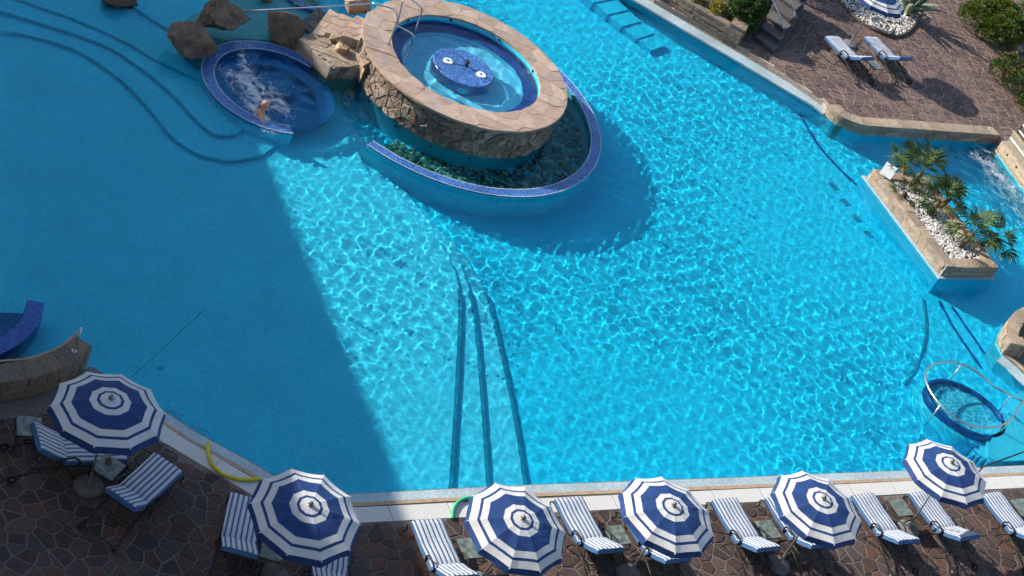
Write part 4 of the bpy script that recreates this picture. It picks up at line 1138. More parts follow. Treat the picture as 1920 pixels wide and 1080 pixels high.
# hinge corners (cushion top) in the photograph, heading in degrees
def lounger_at(u0, v0, u1, v1, ang, z=0.0, first=False):
    p = (W(u0, v0, z + SH + 0.08) + W(u1, v1, z + SH + 0.08)) / 2
    o = lo if first else copy_tree(lo)
    o.location = (p.x, p.y, z); o.rotation_euler = (0, 0, R(ang)); return o
LOUNGERS = [
    (92, 821, 143, 862, -140, 0, 'striped lounger half under the shaded parasol, turned towards the small green table'),
    (226, 913, 275, 946, -99, 0, 'striped lounger in full shade with its foot end near the yellow tube'),
    (412, 1006, 484, 1027, -75, 0, 'striped lounger in the shade tucked under the corner parasol on its shaded side'),
    (579, 1062, 652, 1085, -75, 0, 'striped lounger of which only the middle shows below the corner parasol'),
    (811, 1063, 866, 1060, -50, 0, 'striped lounger in the sun just below the green tube'),
    (1086, 1015, 1135, 1011, -48, 0, 'striped lounger between the third and the fourth parasol'),
    (1212, 1034, 1258, 1029, -48, 0, 'striped lounger mostly hidden under the fourth parasol'),
    (1383, 1014, 1425, 1009, -49, 0, 'striped lounger between the fourth and the fifth parasol'),
    (1484, 1008, 1524, 1003, -49, 0, 'striped lounger mostly hidden under the fifth parasol'),
    (1649, 999, 1684, 997, -49, 0, 'striped lounger between the fifth and the sixth parasol'),
    (1760, 993, 1794, 991, -46, 0, 'striped lounger whose foot end lies under the sixth parasol'),
    (1893, 995, 1930, 991, -46, 0, 'striped lounger cut off by the edge of the picture, beyond the sixth parasol'),
    (1585, 108, 1611, 106, -42, TZ, 'far terrace lounger nearer the pool, partly in shadow'),
    (1656, 108, 1684, 107, -44, TZ, 'far terrace lounger farther from the pool, all in sun'),
]
for i, (a, b, c, d, ang, z, lab) in enumerate(LOUNGERS):
    o = lounger_at(a, b, c, d, ang, z, i == 0); tag(o, lab, 'lounger', LG)
    rgu = random.Random(300 + i)
    for ch in o.children:
        if 'cushion' in ch.name:
            ch.rotation_euler.z = R(rgu.uniform(-1.2, 1.2)); ch.location.y = rgu.uniform(-0.012, 0.012)
            ch.data = ch.data.copy(); k1 = rgu.uniform(0, 50)
            for v_ in ch.data.vertices: v_.co.z += 0.010 * noise.noise(Vector((v_.co.x * 4 + k1, v_.co.y * 4, k1)))

# ================================================================== SIDE TABLES
def make_table():
    root = empty('side_table')
    g = G().box(-0.24, 0.24, -0.22, 0.22, 0.43, 0.455); g.obj('table_top', MARBLE, root)
    g = G(); g.tube([(-0.24, -0.22, 0.425), (0.24, -0.22, 0.425), (0.24, 0.22, 0.425), (-0.24, 0.22, 0.425)], 0.012, 5, True); g.obj('frame', IRON, root)
    for sx in (-1, 1):
        for sy in (-1, 1):
            G().tube(smooth_line([(sx * 0.22, sy * 0.20, 0.42), (sx * 0.26, sy * 0.23, 0.30), (sx * 0.20, sy * 0.18, 0.14), (sx * 0.25, sy * 0.22, 0.0)], 4), 0.011, 6).obj('leg', IRON, root, True)
    return root
tb = make_table()
TABLES = [(55, 799, -60, 0, 'small green marble table on the shaded side of the shaded parasol'), (204, 875, -95, 0, 'green marble table between the two shaded loungers, with an ashtray on it'),
          (512, 1030, -75, 0, 'marble table half hidden under the corner parasol'), (883, 1027, -50, 0, 'marble table half hidden under the third parasol'),
          (1158, 1003, -48, 0, 'marble table between the third and fourth parasols'), (1441, 992, -49, 0, 'marble table between the fourth and fifth parasols'),
          (1690, 951, -49, 0, 'marble table between the fifth and sixth parasols'), (1918, 950, -46, 0, 'marble table at the edge of the picture beyond the sixth parasol'),
          (1640, 121, -44, TZ, 'small table between the two loungers on the far terrace')]
for i, (u, v, ang, z, lab) in enumerate(TABLES):
    o = tb if i == 0 else copy_tree(tb)
    p = W(u, v, z + 0.455); o.location = (p.x, p.y, z); o.rotation_euler = (0, 0, R(ang)); tag(o, lab, 'table', 'marble topped side tables')
p = W(203, 867, 0.455)
ash = empty('ashtray', p); tag(ash, 'round brown ashtray on the shaded marble table', 'ashtray')
G().lathe([(0, 0.012), (0.045, 0.014), (0.06, 0.05), (0.07, 0.05), (0.06, 0.0), (0, 0.0)], 18).obj('bowl', plain('brown glaze', (0.12, 0.05, 0.03), 0.3), ash, True)

# foam tubes
y_ = G().tube(smooth_line([W(u, v, z) for u, v, z in ((390, 830, 0.04), (391, 852, 0.04), (400, 874, 0.04), (420, 890, 0.04), (445, 898, 0.04), (470, 899, 0.04), (487, 897, 0.04))], 6), 0.036, 10).obj('pool_noodle', YELLOW, None, True); tag(y_, 'yellow foam pool noodle curving over the grating', 'pool noodle')
y_ = G().tube(smooth_line([W(u, v, z) for u, v, z in ((848, 972, 0.04), (850, 955, 0.04), (858, 942, 0.04), (870, 935, 0.04), (884, 933, 0.04), (900, 938, 0.04), (910, 946, 0.04))], 6), 0.034, 10).obj('pool_noodle', GREEN, None, True); tag(y_, 'green foam pool noodle bent beside the third parasol', 'pool noodle')
# two submerged ladder frames by the shaded edge
for (u, v), lab in (((327, 778), 'thin dark step frame under water nearest the shaded parasol'), ((372, 808), 'thin dark step frame under water nearest the yellow tube')):
    a = [W(u + du, v + dv, WATER + 0.0) for du, dv in ((-16, -10), (12, 8), (16, 3), (-12, -13))]
    o = G().tube(a, 0.012, 5, True).obj('step_frame', NOSING); tag(o, lab, 'step frame')
    o.location.z = 0.02

def foliage(name, lobes, nleaf, ls, mat, root, seed, droop=0.2):
    rg = random.Random(seed); g = G(); tot = [l[1][0] * l[1][1] for l in lobes]
    for k in range(nleaf):
        c, r_ = rg.choices(lobes, tot)[0]
        d = Vector((rg.gauss(0, 1), rg.gauss(0, 1), rg.gauss(0, 1))).normalized()
        if d.z < -0.35: d.z = -d.z
        m_ = (0.80 + 0.28 * noise.noise(d * 2.6 + Vector(c) * 3)) * rg.uniform(0.72, 1.04)
        p = Vector(c) + Vector((d.x * r_[0], d.y * r_[1], d.z * r_[2])) * m_
        if p.z < 0: continue
        a = (d + Vector((rg.gauss(0, .5), rg.gauss(0, .5), rg.gauss(0, .5) + 0.2))).normalized()
        s = a.cross(Vector((rg.gauss(0, 1), rg.gauss(0, 1), rg.gauss(0, 1)))).normalized(); L_ = ls * rg.uniform(0.6, 1.3)
        g.add([p, p + a * L_ * 0.5 + s * L_ * 0.28, p + a * L_, p + a * L_ * 0.5 - s * L_ * 0.28], [(0, 1, 2), (0, 2, 3)])
    return g.obj(name, mat, root)
def shrub(name, u, v, z, lobes, nleaf, ls, mat, seed, lab, flowers=0, cat='shrub'):
    b = W(u, v, z); root = empty(name, b); tag(root, lab, cat)
    foliage('foliage', lobes, nleaf, ls, mat, root, seed)
    g = G(); rg = random.Random(seed + 1)
    for c, r_ in lobes:
        for k in range(3):
            e = Vector(c) + Vector((rg.uniform(-.5, .5) * r_[0], rg.uniform(-.5, .5) * r_[1], r_[2] * 0.5)); g.tube([(c[0] * 0.4, c[1] * 0.4, -0.05), Vector(c) * 0.7, e], [0.03, 0.02, 0.008], 5)
    g.obj('stems', PALMTRUNK, root)
    if flowers:
        g = G()
        for k in range(flowers):
            c, r_ = rg.choice(lobes); d = Vector((rg.gauss(0, 1), rg.gauss(0, 1), abs(rg.gauss(0, 1)))).normalized()
            p = Vector(c) + Vector((d.x * r_[0], d.y * r_[1], d.z * r_[2])) * (0.86 + 0.28 * noise.noise(d * 2.6 + Vector(c) * 3))
            for q in range(5):
                a = d.cross(Vector((math.sin(q * 2.4), math.cos(q * 1.7), 0.3))).normalized(); s = d.cross(a)
                g.add([p, p + a * 0.022 + s * 0.011, p + a * 0.032 + d * 0.014, p + a * 0.022 - s * 0.011], [(0, 1, 2), (0, 2, 3)])
        g.obj('flowers', FLOWER, root)
    return root

# ================================================================== PLANTER WITH PALMS
pA, pB, pC = W(1624, 335, WATER), W(1762, 519, WATER), W(1858, 520, WATER)
ax = (pB - pA); pL = ax.length; ax.normalize(); pw = (pC - pB); wv = pw - ax * pw.dot(ax); PWD = wv.length; wv.normalize()
PW_ = PWD
PT = 0.34
pD = pA + wv * PW_ + ax * 0.25
pC = pB + wv * PW_ - ax * 0.05
plan = [pB, pA, pD, pC]
inw = orient([pB, pA], (pA + pB) / 2 + wv)
pl = block_wall('planter', 'long tan block planter with palms standing in the pool', [pC, pB, pA, pD, pC], None, -1.4, -0.02, PT, 0.36, BLOCK, 0.42, 2, True, 5, BLOCK, MORTAR_UP, orient([pB, pA], (pA + pB) / 2 + wv), 0.006, 'planter', 0.010)
G().prism([(p.x, p.y) for p in (pA + ax * 0.1 + wv * 0.1, pB - ax * 0.1 + wv * 0.1, pC - ax * 0.1 - wv * 0.1, pD + ax * 0.1 - wv * 0.1)], -0.5, PT - 0.10).obj('soil', SOIL, pl, world=True)
qs = [pA - ax * 0.08 - wv * 0.10, pB + ax * 0.08 - wv * 0.10, pC + ax * 0.08 + wv * 0.1, pD - ax * 0.08 + wv * 0.1]
G().prism([(p.x, p.y) for p in qs], -1.4, -0.10).obj('tiled_plinth', POOL, pl, world=True)
ql = [pA - ax * 0.10 - wv * 0.12, pB + ax * 0.10 - wv * 0.12, pC + ax * 0.10 + wv * 0.12, pD - ax * 0.10 + wv * 0.12]
G().prism([(p.x, p.y) for p in ql], -0.099, -0.03).obj('pale_ledge', PALE, pl, world=True)
rg = random.Random(17); pts = []
while len(pts) < 2600:
    p = pA + ax * rg.uniform(0.3, pL - 0.32) + wv * rg.uniform(0.3, PW_ - 0.3); pts.append((p.x, p.y, PT - 0.09 + rg.uniform(0, 0.05)))
pebbles('white_pebbles', pts, 0.022, 0.042, PEBW, rg, 'white pebbles covering the soil of the palm planter')
# sign
p = W(1657, 334, PT); sg = empty('sign', p); tag(sg, 'small blank white sign stuck in the head of the palm planter', 'sign')
o = G().box(-0.19, 0.19, -0.008, 0.008, 0.06, 0.46).obj('board', WHITE, sg); o.rotation_euler = (R(-25), 0, R(-12))
G().tube([(0, 0, -0.1), (0, 0, 0.1)], 0.012, 6).obj('stake', STEEL, sg)

def frond_mesh(seed, n_, Lf):
    """a fan leaf: pleated blades spread from the end of a stalk that lies along +x"""
    rg = random.Random(seed); g = G(); st = 0.55 * Lf
    g.tube([(0, 0, 0), (st * 0.5, 0, 0.05 * Lf), (st, 0, 0.02 * Lf)], [0.011, 0.009, 0.007], 4)
    for k in range(n_):
        a = R(-80 + 160 * k / (n_ - 1)) ; L_ = Lf * (0.62 + 0.12 * math.cos(a)) * rg.uniform(0.88, 1.05)
        d = Vector((math.cos(a), math.sin(a), rg.uniform(-0.05, 0.12))).normalized(); s = Vector((-math.sin(a), math.cos(a), 0)); w0 = 0.052 * L_
        o_ = Vector((st, 0, 0.02 * Lf)); m_ = o_ + d * L_ * 0.58; e = o_ + d * L_ + Vector((0, 0, -0.22 * Lf * rg.uniform(0.4, 1.2)))
        up = Vector((0, 0, 0.016))
        g.add([o_, m_ + s * w0, m_ - up, e, m_ - s * w0], [(0, 2, 1), (0, 4, 2), (2, 3, 1), (4, 3, 2)])
    me = bpy.data.meshes.new('frond'); me.from_pydata(g.V, [], g.F); me.materials.append(PALM); return me
FR = [frond_mesh(60 + k, 16, 1.0) for k in range(4)]
def palm(u, v, h, n_, size, seed, lab, z=PT - 0.06, lean=(0, 0)):
    rg = random.Random(seed); b = W(u, v, z); root = empty('palm_plant', b); tag(root, lab, 'palm', 'fan palms in the planter')
    top = Vector((lean[0], lean[1], h))
    pts = [Vector((0, 0, -0.05)), top * 0.5 + Vector((0.01, 0.02, 0)), top]
    g = G().tube(smooth_line(pts, 5), [0.075 + 0.012 * ((k * 7) % 3) - 0.002 * k for k in range(11)], 9); g.obj('trunk', PALMTRUNK, root, True)
    for k in range(n_):
        a = k * 2.399 + rg.uniform(-0.3, 0.3); el = R(78 - 88 * (k / (n_ - 1)) ** 0.8 + rg.uniform(-8, 8)); s = size * rg.uniform(0.85, 1.1)
        inst('frond', FR[k % 4], root, top, (rg.uniform(-0.35, 0.35), -el, a), (s * 1.08,) * 3)
    return root
palm(1706, 352, 0.58, 11, 0.86, 1, 'tallest fan palm at the sign end of the planter', lean=(0.05, 0.05))
palm(1694, 330, 0.45, 7, 0.46, 6, 'small fan palm leaning over the sign end of the planter', lean=(-0.22, 0.30))
palm(1696, 372, 0.15, 6, 0.46, 7, 'low fan palm on the pool side of the planter under the tallest one', lean=(-0.1, -0.05))
palm(1740, 402, 0.50, 10, 0.74, 2, 'dense fan palm in the middle of the planter', lean=(0.1, 0.1))
palm(1762, 388, 0.40, 7, 0.55, 9, 'fan palm on the bay side in the middle of the planter', lean=(0.12, 0.0))
palm(1800, 462, 0.50, 10, 0.82, 3, 'fan palm at the near end of the planter', lean=(0.14, 0.12))
palm(1838, 458, 0.30, 7, 0.66, 4, 'fan palm drooping over the bay at the near end of the planter', lean=(0.35, 0.0))

# ================================================================== TAN KERB WALL OF THE FAR TERRACE
kb = smooth_line([W(u, v, WATER) for u, v in EDGE_TR[:4]], 4)[:-1] + [W(u, v, WATER) for u, v in EDGE_TR[3:]]
kbw = [Vector((p.x, p.y, 0)) for p in kb]
block_wall('kerb_wall', 'low tan block kerb wall edging the far terrace above the bay', kbw, None, -1.4, -0.08, TZ + 0.15, 0.42, BLOCK, 0.36, 2, True, 8, BLOCK, MORTAR_UP, orient(kbw, W(1700, 180)), 0.01, 'wall', 0.012)

# ================================================================== WATER INLET (WEIR) ON THE RIGHT
wa, wb = W(1867, 285, WATER), W(1990, 452, WATER)
wx = (wb - wa); wL = wx.length; wx.normalize(); wn_ = Vector((-wx.y, wx.x, 0))
if wn_.dot(W(1700, 400) - wa) > 0: wn_ = -wn_            # points away from the pool
def wbx(name, s0, s1, d0, d1, z0, z1, mat, parent):
    c = [wa + wx * s0 + wn_ * d0, wa + wx * s1 + wn_ * d0, wa + wx * s1 + wn_ * d1, wa + wx * s0 + wn_ * d1]
    return G().prism([(p.x, p.y) for p in c], z0, z1).obj(name, mat, parent, world=True)
WEIRSTONE = plain('grey tan limestone', (0.34, 0.28, 0.21), 0.8, 0, 0.25, 8, 0.4, 50)
weir = empty('inlet_wall', (wa.x, wa.y, 0)); tag(weir, 'stone water inlet wall with round jet holes and a grey panel above', 'wall')
wbx('foot_ledge', -0.1, wL, -0.06, 0.2, -1.4, 0.02, WEIRSTONE, weir)
wbx('wall_face', -0.1, wL, 0.05, 0.42, 0.021, 0.36, WEIRSTONE, weir)
wbx('panel', -0.05, wL, 0.20, 0.26, 0.361, 0.78, WINDOWLESS, weir)
wbx('top_ledge', -0.1, wL, 0.18, 0.28, 0.781, 0.81, TAN, weir)
for k in range(7):
    o = G().lathe([(0, 0.012), (0.035, 0.012), (0.045, 0)], 12).obj('jet_hole', BLACK, weir)
    q = wa + wx * (0.45 + 0.62 * k) + wn_ * 0.049; o.location = (q.x - wa.x, q.y - wa.y, 0.19); o.rotation_euler = (-wn_).to_track_quat('Z', 'Y').to_euler()
trough = wbx('trough_water', 0.3, wL, 0.45, 1.5, 0.1, 0.16, plain('teal water trough', (0.03, 0.11, 0.11), 0.08), None); tag(trough, 'dark teal trough of water behind the inlet wall', 'trough')
rl = empty('safety_railing', (wa.x, wa.y, 0)); tag(rl, 'white steel railing on top of the water inlet wall', 'railing')
for k in range(4):
    s_ = 0.02 + k * 1.6; a = wa + wx * s_ + wn_ * 0.31
    G().tube([(a.x, a.y, 0.3), (a.x, a.y, 1.15)], 0.02, 8).obj('post', IRON if k == 0 else STEEL, rl, world=True)
for z in (0.60, 0.92, 1.15):
    a, b = wa + wx * 0.02 + wn_ * (0.31 if z > 0.7 else 0.16), wa + wx * wL + wn_ * (0.31 if z > 0.7 else 0.16)
    G().tube([(a.x, a.y, z), (b.x, b.y, z)], 0.022, 8).obj('bar', WHITE, rl, True, world=True)

# ================================================================== ROUNDED BLOCK WALL WITH RED FLOWER (right edge)
rb = smooth_line([W(u, v, WATER) for u, v in ((1960, 592), (1905, 598), (1878, 620), (1870, 645), (1880, 668))], 4) + [W(1910, 672, WATER)]
rbw = [Vector((p.x, p.y, 0)) for p in rb]
block_wall('rounded_wall', 'rounded tan block wall end with a red flower behind it', rbw, None, -1.4, -0.06, 0.42, 0.36, BLOCK, 0.3, 2, True, 12, BLOCK, MORTAR_UP, orient(rbw, W(1940, 640)))

RFL = shrub('red_flower_plant', 1926, 622, 0.30, [((0, 0, 0.1), (0.22, 0.22, 0.2)), ((0.2, 0.15, 0.1), (0.2, 0.2, 0.18))], 500, 0.07, SHRUB2, 95, 'small plant with red blooms behind the rounded block wall end', 60, 'plant')
# ================================================================== OVAL MOSAIC TUB WITH RAIL
TC = Vector((11.86, 36.02, 0))
tub = empty('oval_tub', TC); tag(tub, 'oval dark blue mosaic tub sunk in the pool under a steel hoop', 'tub')
G().lathe([(0.93, -0.75), (0.93, -0.16), (1.03, -0.16), (1.05, -0.22), (1.05, -0.50)], 56, (0, 0, 0), 0, 0, 2 * math.pi, 1.12, 0.92).obj('mosaic_wall', NAVY, tub, True)
G().lathe([(0.8, -0.501), (1.22, -0.501), (1.24, -1.45)], 56, (0, 0, 0), 0, 0, 2 * math.pi, 1.12, 0.92).obj('tub_plinth', POOL, tub, True)
G().lathe([(0.0, -0.36), (0.935, -0.36)], 56, (0, 0, 0), 0, 0, 2 * math.pi, 1.12, 0.92).obj('tub_floor', mosaic('mixed blue mosaic', [(0.06, 0.45, 0.68), (0.14, 0.58, 0.76), (0.04, 0.36, 0.62), (0.3, 0.66, 0.76)], 0.06), tub)
hp = [(1917, 752), (1899, 782), (1876, 798), (1847, 802), (1811, 794), (1780, 776), (1754, 748), (1738, 720), (1736, 699), (1749, 684), (1777, 679), (1811, 686), (1840, 704), (1863, 725)]
hz = 0.45
hr = empty('hoop_rail', TC); tag(hr, 'oval steel hoop rail on short posts above the mosaic tub', 'handrail')
G().tube(smooth_line([W(u, v, hz) for u, v in hp], 4) + [W(1917, 752, hz)], 0.028, 8).obj('hoop', STEEL, hr, True, world=True)
for u, v in ((1801, 686), (1763, 760), (1899, 782), (1895, 742)):
    a = W(u, v, hz); G().tube([(a.x, a.y, hz), (a.x, a.y, -0.5)], 0.018, 8).obj('post', STEEL, hr, True, world=True)
# thin rail over the pale entry stair
er = empty('entry_rail', W(1842, 878, 0)); tag(er, 'thin dark handrail over the pale entry stair beside the sixth parasol', 'handrail')
a, b = W(1838, 877, 0.75), W(2000, 818, 0.75)
G().tube([a, b], 0.02, 8).obj('bar', IRON, er, True, world=True)
for q in (a + (b - a) * 0.03, a + (b - a) * 0.75): G().tube([(q.x, q.y, 0.75), (q.x, q.y, -0.3)], 0.018, 8).obj('post', IRON, er, True, world=True)

# ================================================================== LEFT: MOSAIC RIM AND CURVED STONE WALL
lp = smooth_line([W(u, v, 0.0) for u, v in ((66, 567), (61, 595), (44, 619), (14, 643), (-40, 668), (-90, 680))], 5)
lw = strip('curved_mosaic_wall', lp, -0.17, 0.17, 0.03, NAVY, None, 1, 0.9); tag(lw, 'curved deep blue mosaic wall at the left edge of the picture', 'wall')
ls_ = G().prism([(p.x, p.y) for p in (U(u, v, -0.35) for u, v in ((3, 586), (44, 588), (30, 612), (0, 637), (-40, 655), (-60, 590)))], -0.9, -0.35).obj('mosaic_seat', NAVY); tag(ls_, 'sunken blue mosaic seat inside the curved wall at the left edge', 'seat')
cw = [W(u, v, 0.0) for u, v in ((160, 686), (130, 712), (95, 730), (50, 744), (0, 752), (-60, 757), (-140, 758))]
cwl = smooth_line(cw, 3)
block_wall('curved_stone_wall', 'curved grey brown block wall with a rope rail in the shade', [Vector((p.x, p.y, 0)) for p in cwl], None, -0.9, 0.0, 0.55, 0.42, GREYBLOCK, 0.34, 2, True, 19, GREYBLOCK, MORTAR, orient(cwl, W(40, 690)))
rp = empty('rope_rail', W(140, 658, 0.56)); tag(rp, 'sagging rope rail on a steel post along the curved stone wall', 'rope rail')
pp = W(139, 658, 0.56)
G().tube([pp, pp + Vector((0, 0, 0.62))], 0.02, 8).obj('post', STEEL, rp, True, world=True)
G().lathe([(0, 0.012), (0.05, 0.01), (0.055, 0.0)], 12, tuple(pp - rp.location)).obj('foot_plate', STEEL, rp)
tp = pp + Vector((0, 0, 0.6)); q = W(-70, 690, 1.1)
G().tube(smooth_line([tp, W(120, 645, 1.0), W(80, 664, 0.9), W(40, 674, 0.85), W(0, 677, 0.9), q], 5), 0.02, 6).obj('rope', TAN, rp, True, world=True)
rg = random.Random(23); pebbles('shaded_pebbles', [U(rg.uniform(5, 60), rg.uniform(672, 700), -0.5) for k in range(120)], 0.04, 0.08, PEBD, rg, 'pebbles under water behind the curved stone wall')

# ================================================================== PLANTS AND GARDEN OF THE FAR TERRACE
shrub('rounded_shrub', 1850, 72, TZ, [((-0.75, 0.2, 0.4), (0.75, 0.75, 0.75)), ((0.2, -0.3, 0.45), (0.9, 0.8, 0.75)), ((0.6, 0.5, 0.5), (0.85, 0.8, 0.8)), ((-0.3, 0.8, 0.45), (0.8, 0.8, 0.7)), ((0.3, 1.3, 0.5), (0.8, 0.7, 0.8))], 17000, 0.09, SHRUB, 71, 'large rounded green shrub on the far terrace')
shrub('flowering_shrub', 1893, 168, TZ, [((-0.55, 0.4, 0.3), (0.55, 0.6, 0.5)), ((0.2, -0.1, 0.35), (0.75, 0.75, 0.6)), ((0.5, 0.8, 0.4), (0.8, 0.7, 0.6)), ((0.9, -0.6, 0.35), (0.7, 0.7, 0.6)), ((1.4, 0.3, 0.4), (0.9, 0.9, 0.7)), ((0.55, -1.2, 0.25), (0.5, 0.5, 0.45)), ((-0.2, 1.1, 0.35), (0.6, 0.6, 0.5))], 16000, 0.08, SHRUB2, 75, 'green shrub dotted with orange red flowers beside the inlet railing', 260)
shrub('tall_shrub', 1925, 48, TZ, [((0, 0, 0.6), (0.8, 0.8, 0.9)), ((0.6, 0.6, 0.6), (0.9, 0.8, 0.9)), ((0.5, -0.7, 0.5), (0.6, 0.7, 0.7)), ((-0.3, 0.9, 0.6), (0.6, 0.6, 0.7))], 9000, 0.075, SHRUB, 77, 'green shrub at the upper right corner behind the rounded one')
shrub('pool_bush', 1378, 50, TZ, [((0, 0, 0.55), (0.62, 0.62, 0.62)), ((0.25, 0.3, 0.8), (0.5, 0.5, 0.5)), ((0.15, -0.35, 0.35), (0.5, 0.45, 0.45))], 7500, 0.085, SHRUB2, 79, 'dense green bush overhanging the block retaining wall by the dark steps')
shrub('golden_plant', 1338, 22, TZ + 0.3, [((0, 0, 0.12), (0.25, 0.25, 0.25)), ((0.1, 0.3, 0.12), (0.2, 0.2, 0.2)), ((0.05, -0.25, 0.1), (0.18, 0.18, 0.18))], 900, 0.08, YLEAF, 81, 'yellow green plant beside the dense bush on the retaining wall')
shrub('golden_plant', 1299, 5, TZ + 0.3, [((0, 0, 0.12), (0.22, 0.22, 0.2)), ((0.1, 0.3, 0.12), (0.2, 0.2, 0.2))], 700, 0.08, YLEAF, 83, 'small yellow green plant at the top edge on the retaining wall')
boulder('rock', 1903, 95, TZ, 0.35, 0.28, 0.26, 0.2, 51, TANROCK, 'pale rock between the rounded shrub and the flowering shrub')
boulder('rock', 1868, 6, TZ, 0.45, 0.35, 0.35, 0.6, 53, TANROCK, 'pale rock at the top edge behind the rounded shrub')
boulder('rock', 1843, 2, TZ, 0.2, 0.15, 0.15, 0.6, 55, PEBW, 'small white rock at the top edge above the rounded shrub')
# gravel bed with agave
bed_px = [(1548, -60), (1562, -20), (1578, 8), (1600, 32), (1628, 52), (1655, 64), (1680, 69), (1700, 62), (1716, 44), (1722, 15), (1712, -30), (1690, -70)]
bp_ = [W(u, v, TZ) for u, v in bed_px]
bed = empty('gravel_bed', (bp_[5].x, bp_[5].y, TZ)); tag(bed, 'curved gravel bed with dark stone edging around the agave', 'garden bed')
G().prism([(p.x, p.y) for p in bp_], TZ - 0.02, TZ + 0.05).obj('soil', SOIL, bed, world=True)
cl = smooth_line(bp_, 4)
G().tube([(p.x, p.y, TZ + 0.03) for p in cl], 0.06, 6).obj('edging', plain('dark edging', (0.09, 0.065, 0.05), 0.9), bed, world=True)
rg = random.Random(29); pts = []; bpoly = [(p.x, p.y) for p in bp_]; bx = [p[0] for p in bpoly]; by = [p[1] for p in bpoly]
while len(pts) < 3000:
    x, y = rg.uniform(min(bx), max(bx)), rg.uniform(min(by), max(by))
    u, v = px((x, y, TZ))
    if inside(x, y, bpoly) and v > -45: pts.append((x, y, TZ + 0.06 + rg.uniform(0, 0.03)))
pebbles('bed_pebbles', pts, 0.022, 0.045, PEBW, rg, 'white pebbles in the curved gravel bed below the far parasol')
hb = W(1652, 47, TZ + 0.12)
ho = G().tube([(hb.x + 0.42 * math.cos(t * 0.3), hb.y + 0.42 * math.sin(t * 0.3), hb.z + 0.02) for t in range(21)], 0.035, 6, True).obj('hoop', plain('grey hoop', (0.25, 0.26, 0.24), 0.6)); tag(ho, 'grey round hoop lying on the white pebbles of the gravel bed', 'hoop')
ag = empty('agave', W(1700, 28, TZ + 0.05)); tag(ag, 'grey green agave behind the far terrace parasol', 'agave')
rg = random.Random(37)
def blade(L_, w, bend):
    g = G(); nS = 8; V = []
    for i in range(nS + 1):
        t = i / nS; x = L_ * t * math.cos(bend * t); z = L_ * t * (0.0 + math.sin(bend * t) * 0.6); hw = w * (0.75 + 0.5 * math.sin(math.pi * min(1, t * 1.2))) * (1 - t ** 3) + 0.002
        V += [(x, -hw, z + hw * 0.45), (x, 0, z - 0.01), (x, hw, z + hw * 0.45), (x, 0, z - 0.035 * (1 - t) - 0.012)]
    F_ = []
    for i in range(nS):
        k = 4 * i; F_ += [(k, k + 4, k + 5, k + 1), (k + 1, k + 5, k + 6, k + 2), (k + 2, k + 6, k + 7, k + 3), (k + 3, k + 7, k + 4, k)]
    me = bpy.data.meshes.new('leaf'); me.from_pydata(V, [], F_); me.materials.append(AGAVE); me.polygons.foreach_set('use_smooth', [True] * len(F_)); return me
BLD = [blade(1.5, 0.13, b) for b in (-0.25, -0.5, 0.1)]
for k in range(20):
    el = R(84 - 50 * (k / 19)); inst('leaf', BLD[k % 3], ag, (0, 0, 0.05), (rg.uniform(-0.2, 0.2), -el, k * 2.399 + rg.uniform(-.2, .2)), (rg.uniform(0.8, 1.1),) * 3)
# block retaining wall at the top edge, with planting soil behind it
rw = [W(u, v, TZ) for u, v in ((1180, -32), (1240, -2), (1300, 36), (1345, 62), (1372, 78), (1382, 84))]
rww = [Vector((p.x, p.y, 0)) for p in rw]
block_wall('retaining_wall', 'grey tan block retaining wall along the far pool edge', rww, None, 0.0, TZ, TZ + 0.42, 0.3, GREYBLOCK, 0.34, 3, True, 27, GREYBLOCK, MORTAR, orient(rww, W(1400, 0)), 0.02)
gb = [W(u, v, TZ + 0.3) for u, v in ((1192, -50), (1250, -16), (1310, 22), (1350, 44), (1385, 62), (1400, 40), (1428, 0), (1452, -60))]
gbd = G().prism([(p.x, p.y) for p in gb], TZ - 0.03, TZ + 0.34).obj('planting_bed', SOIL); tag(gbd, 'soil of the planting bed behind the block retaining wall', 'garden bed')
rw2 = [Vector((p.x, p.y, 0)) for p in (W(u, v, TZ) for u, v in ((1382, 84), (1398, 58), (1416, 28), (1440, -14), (1462, -60)))]
block_wall('return_wall', 'stone return wall with rubble top between the bush and the dark steps', rw2, None, 0.0, TZ, TZ + 0.55, 0.5, WALLSTONE, 0.3, 3, True, 33, WALLSTONE, MORTAR, orient(rw2, W(1330, 0)), 0.02)
rg = random.Random(31)
for k, (u, v) in enumerate(((1310, 10), (1322, 18), (1316, 3), (1330, 8))):
    boulder('rock', u, v, TZ + 0.32, 0.10, 0.09, 0.08, k, 90 + k, TANROCK, ('grey rock on the planting bed nearest the retaining wall', 'pale rock on the planting bed beside the yellow plant', 'rock at the top edge of the planting bed', 'rock on the planting bed under the dense bush')[k])
shrub('added_shade_hedge', 1448, -62, TZ, [((0, 0, 0.8), (0.9, 1.0, 1.1)), ((0.6, 0.9, 0.9), (0.9, 1.0, 1.2)), ((0.2, -0.9, 0.7), (0.7, 0.8, 0.9)), ((0.9, 2.2, 0.9), (0.9, 1.1, 1.2))], 9000, 0.12, SHRUB, 85, 'unseen tall hedge added beyond the dark steps to shade the terrace', cat='hedge')  # out of view; added so that its shadow falls on the terrace
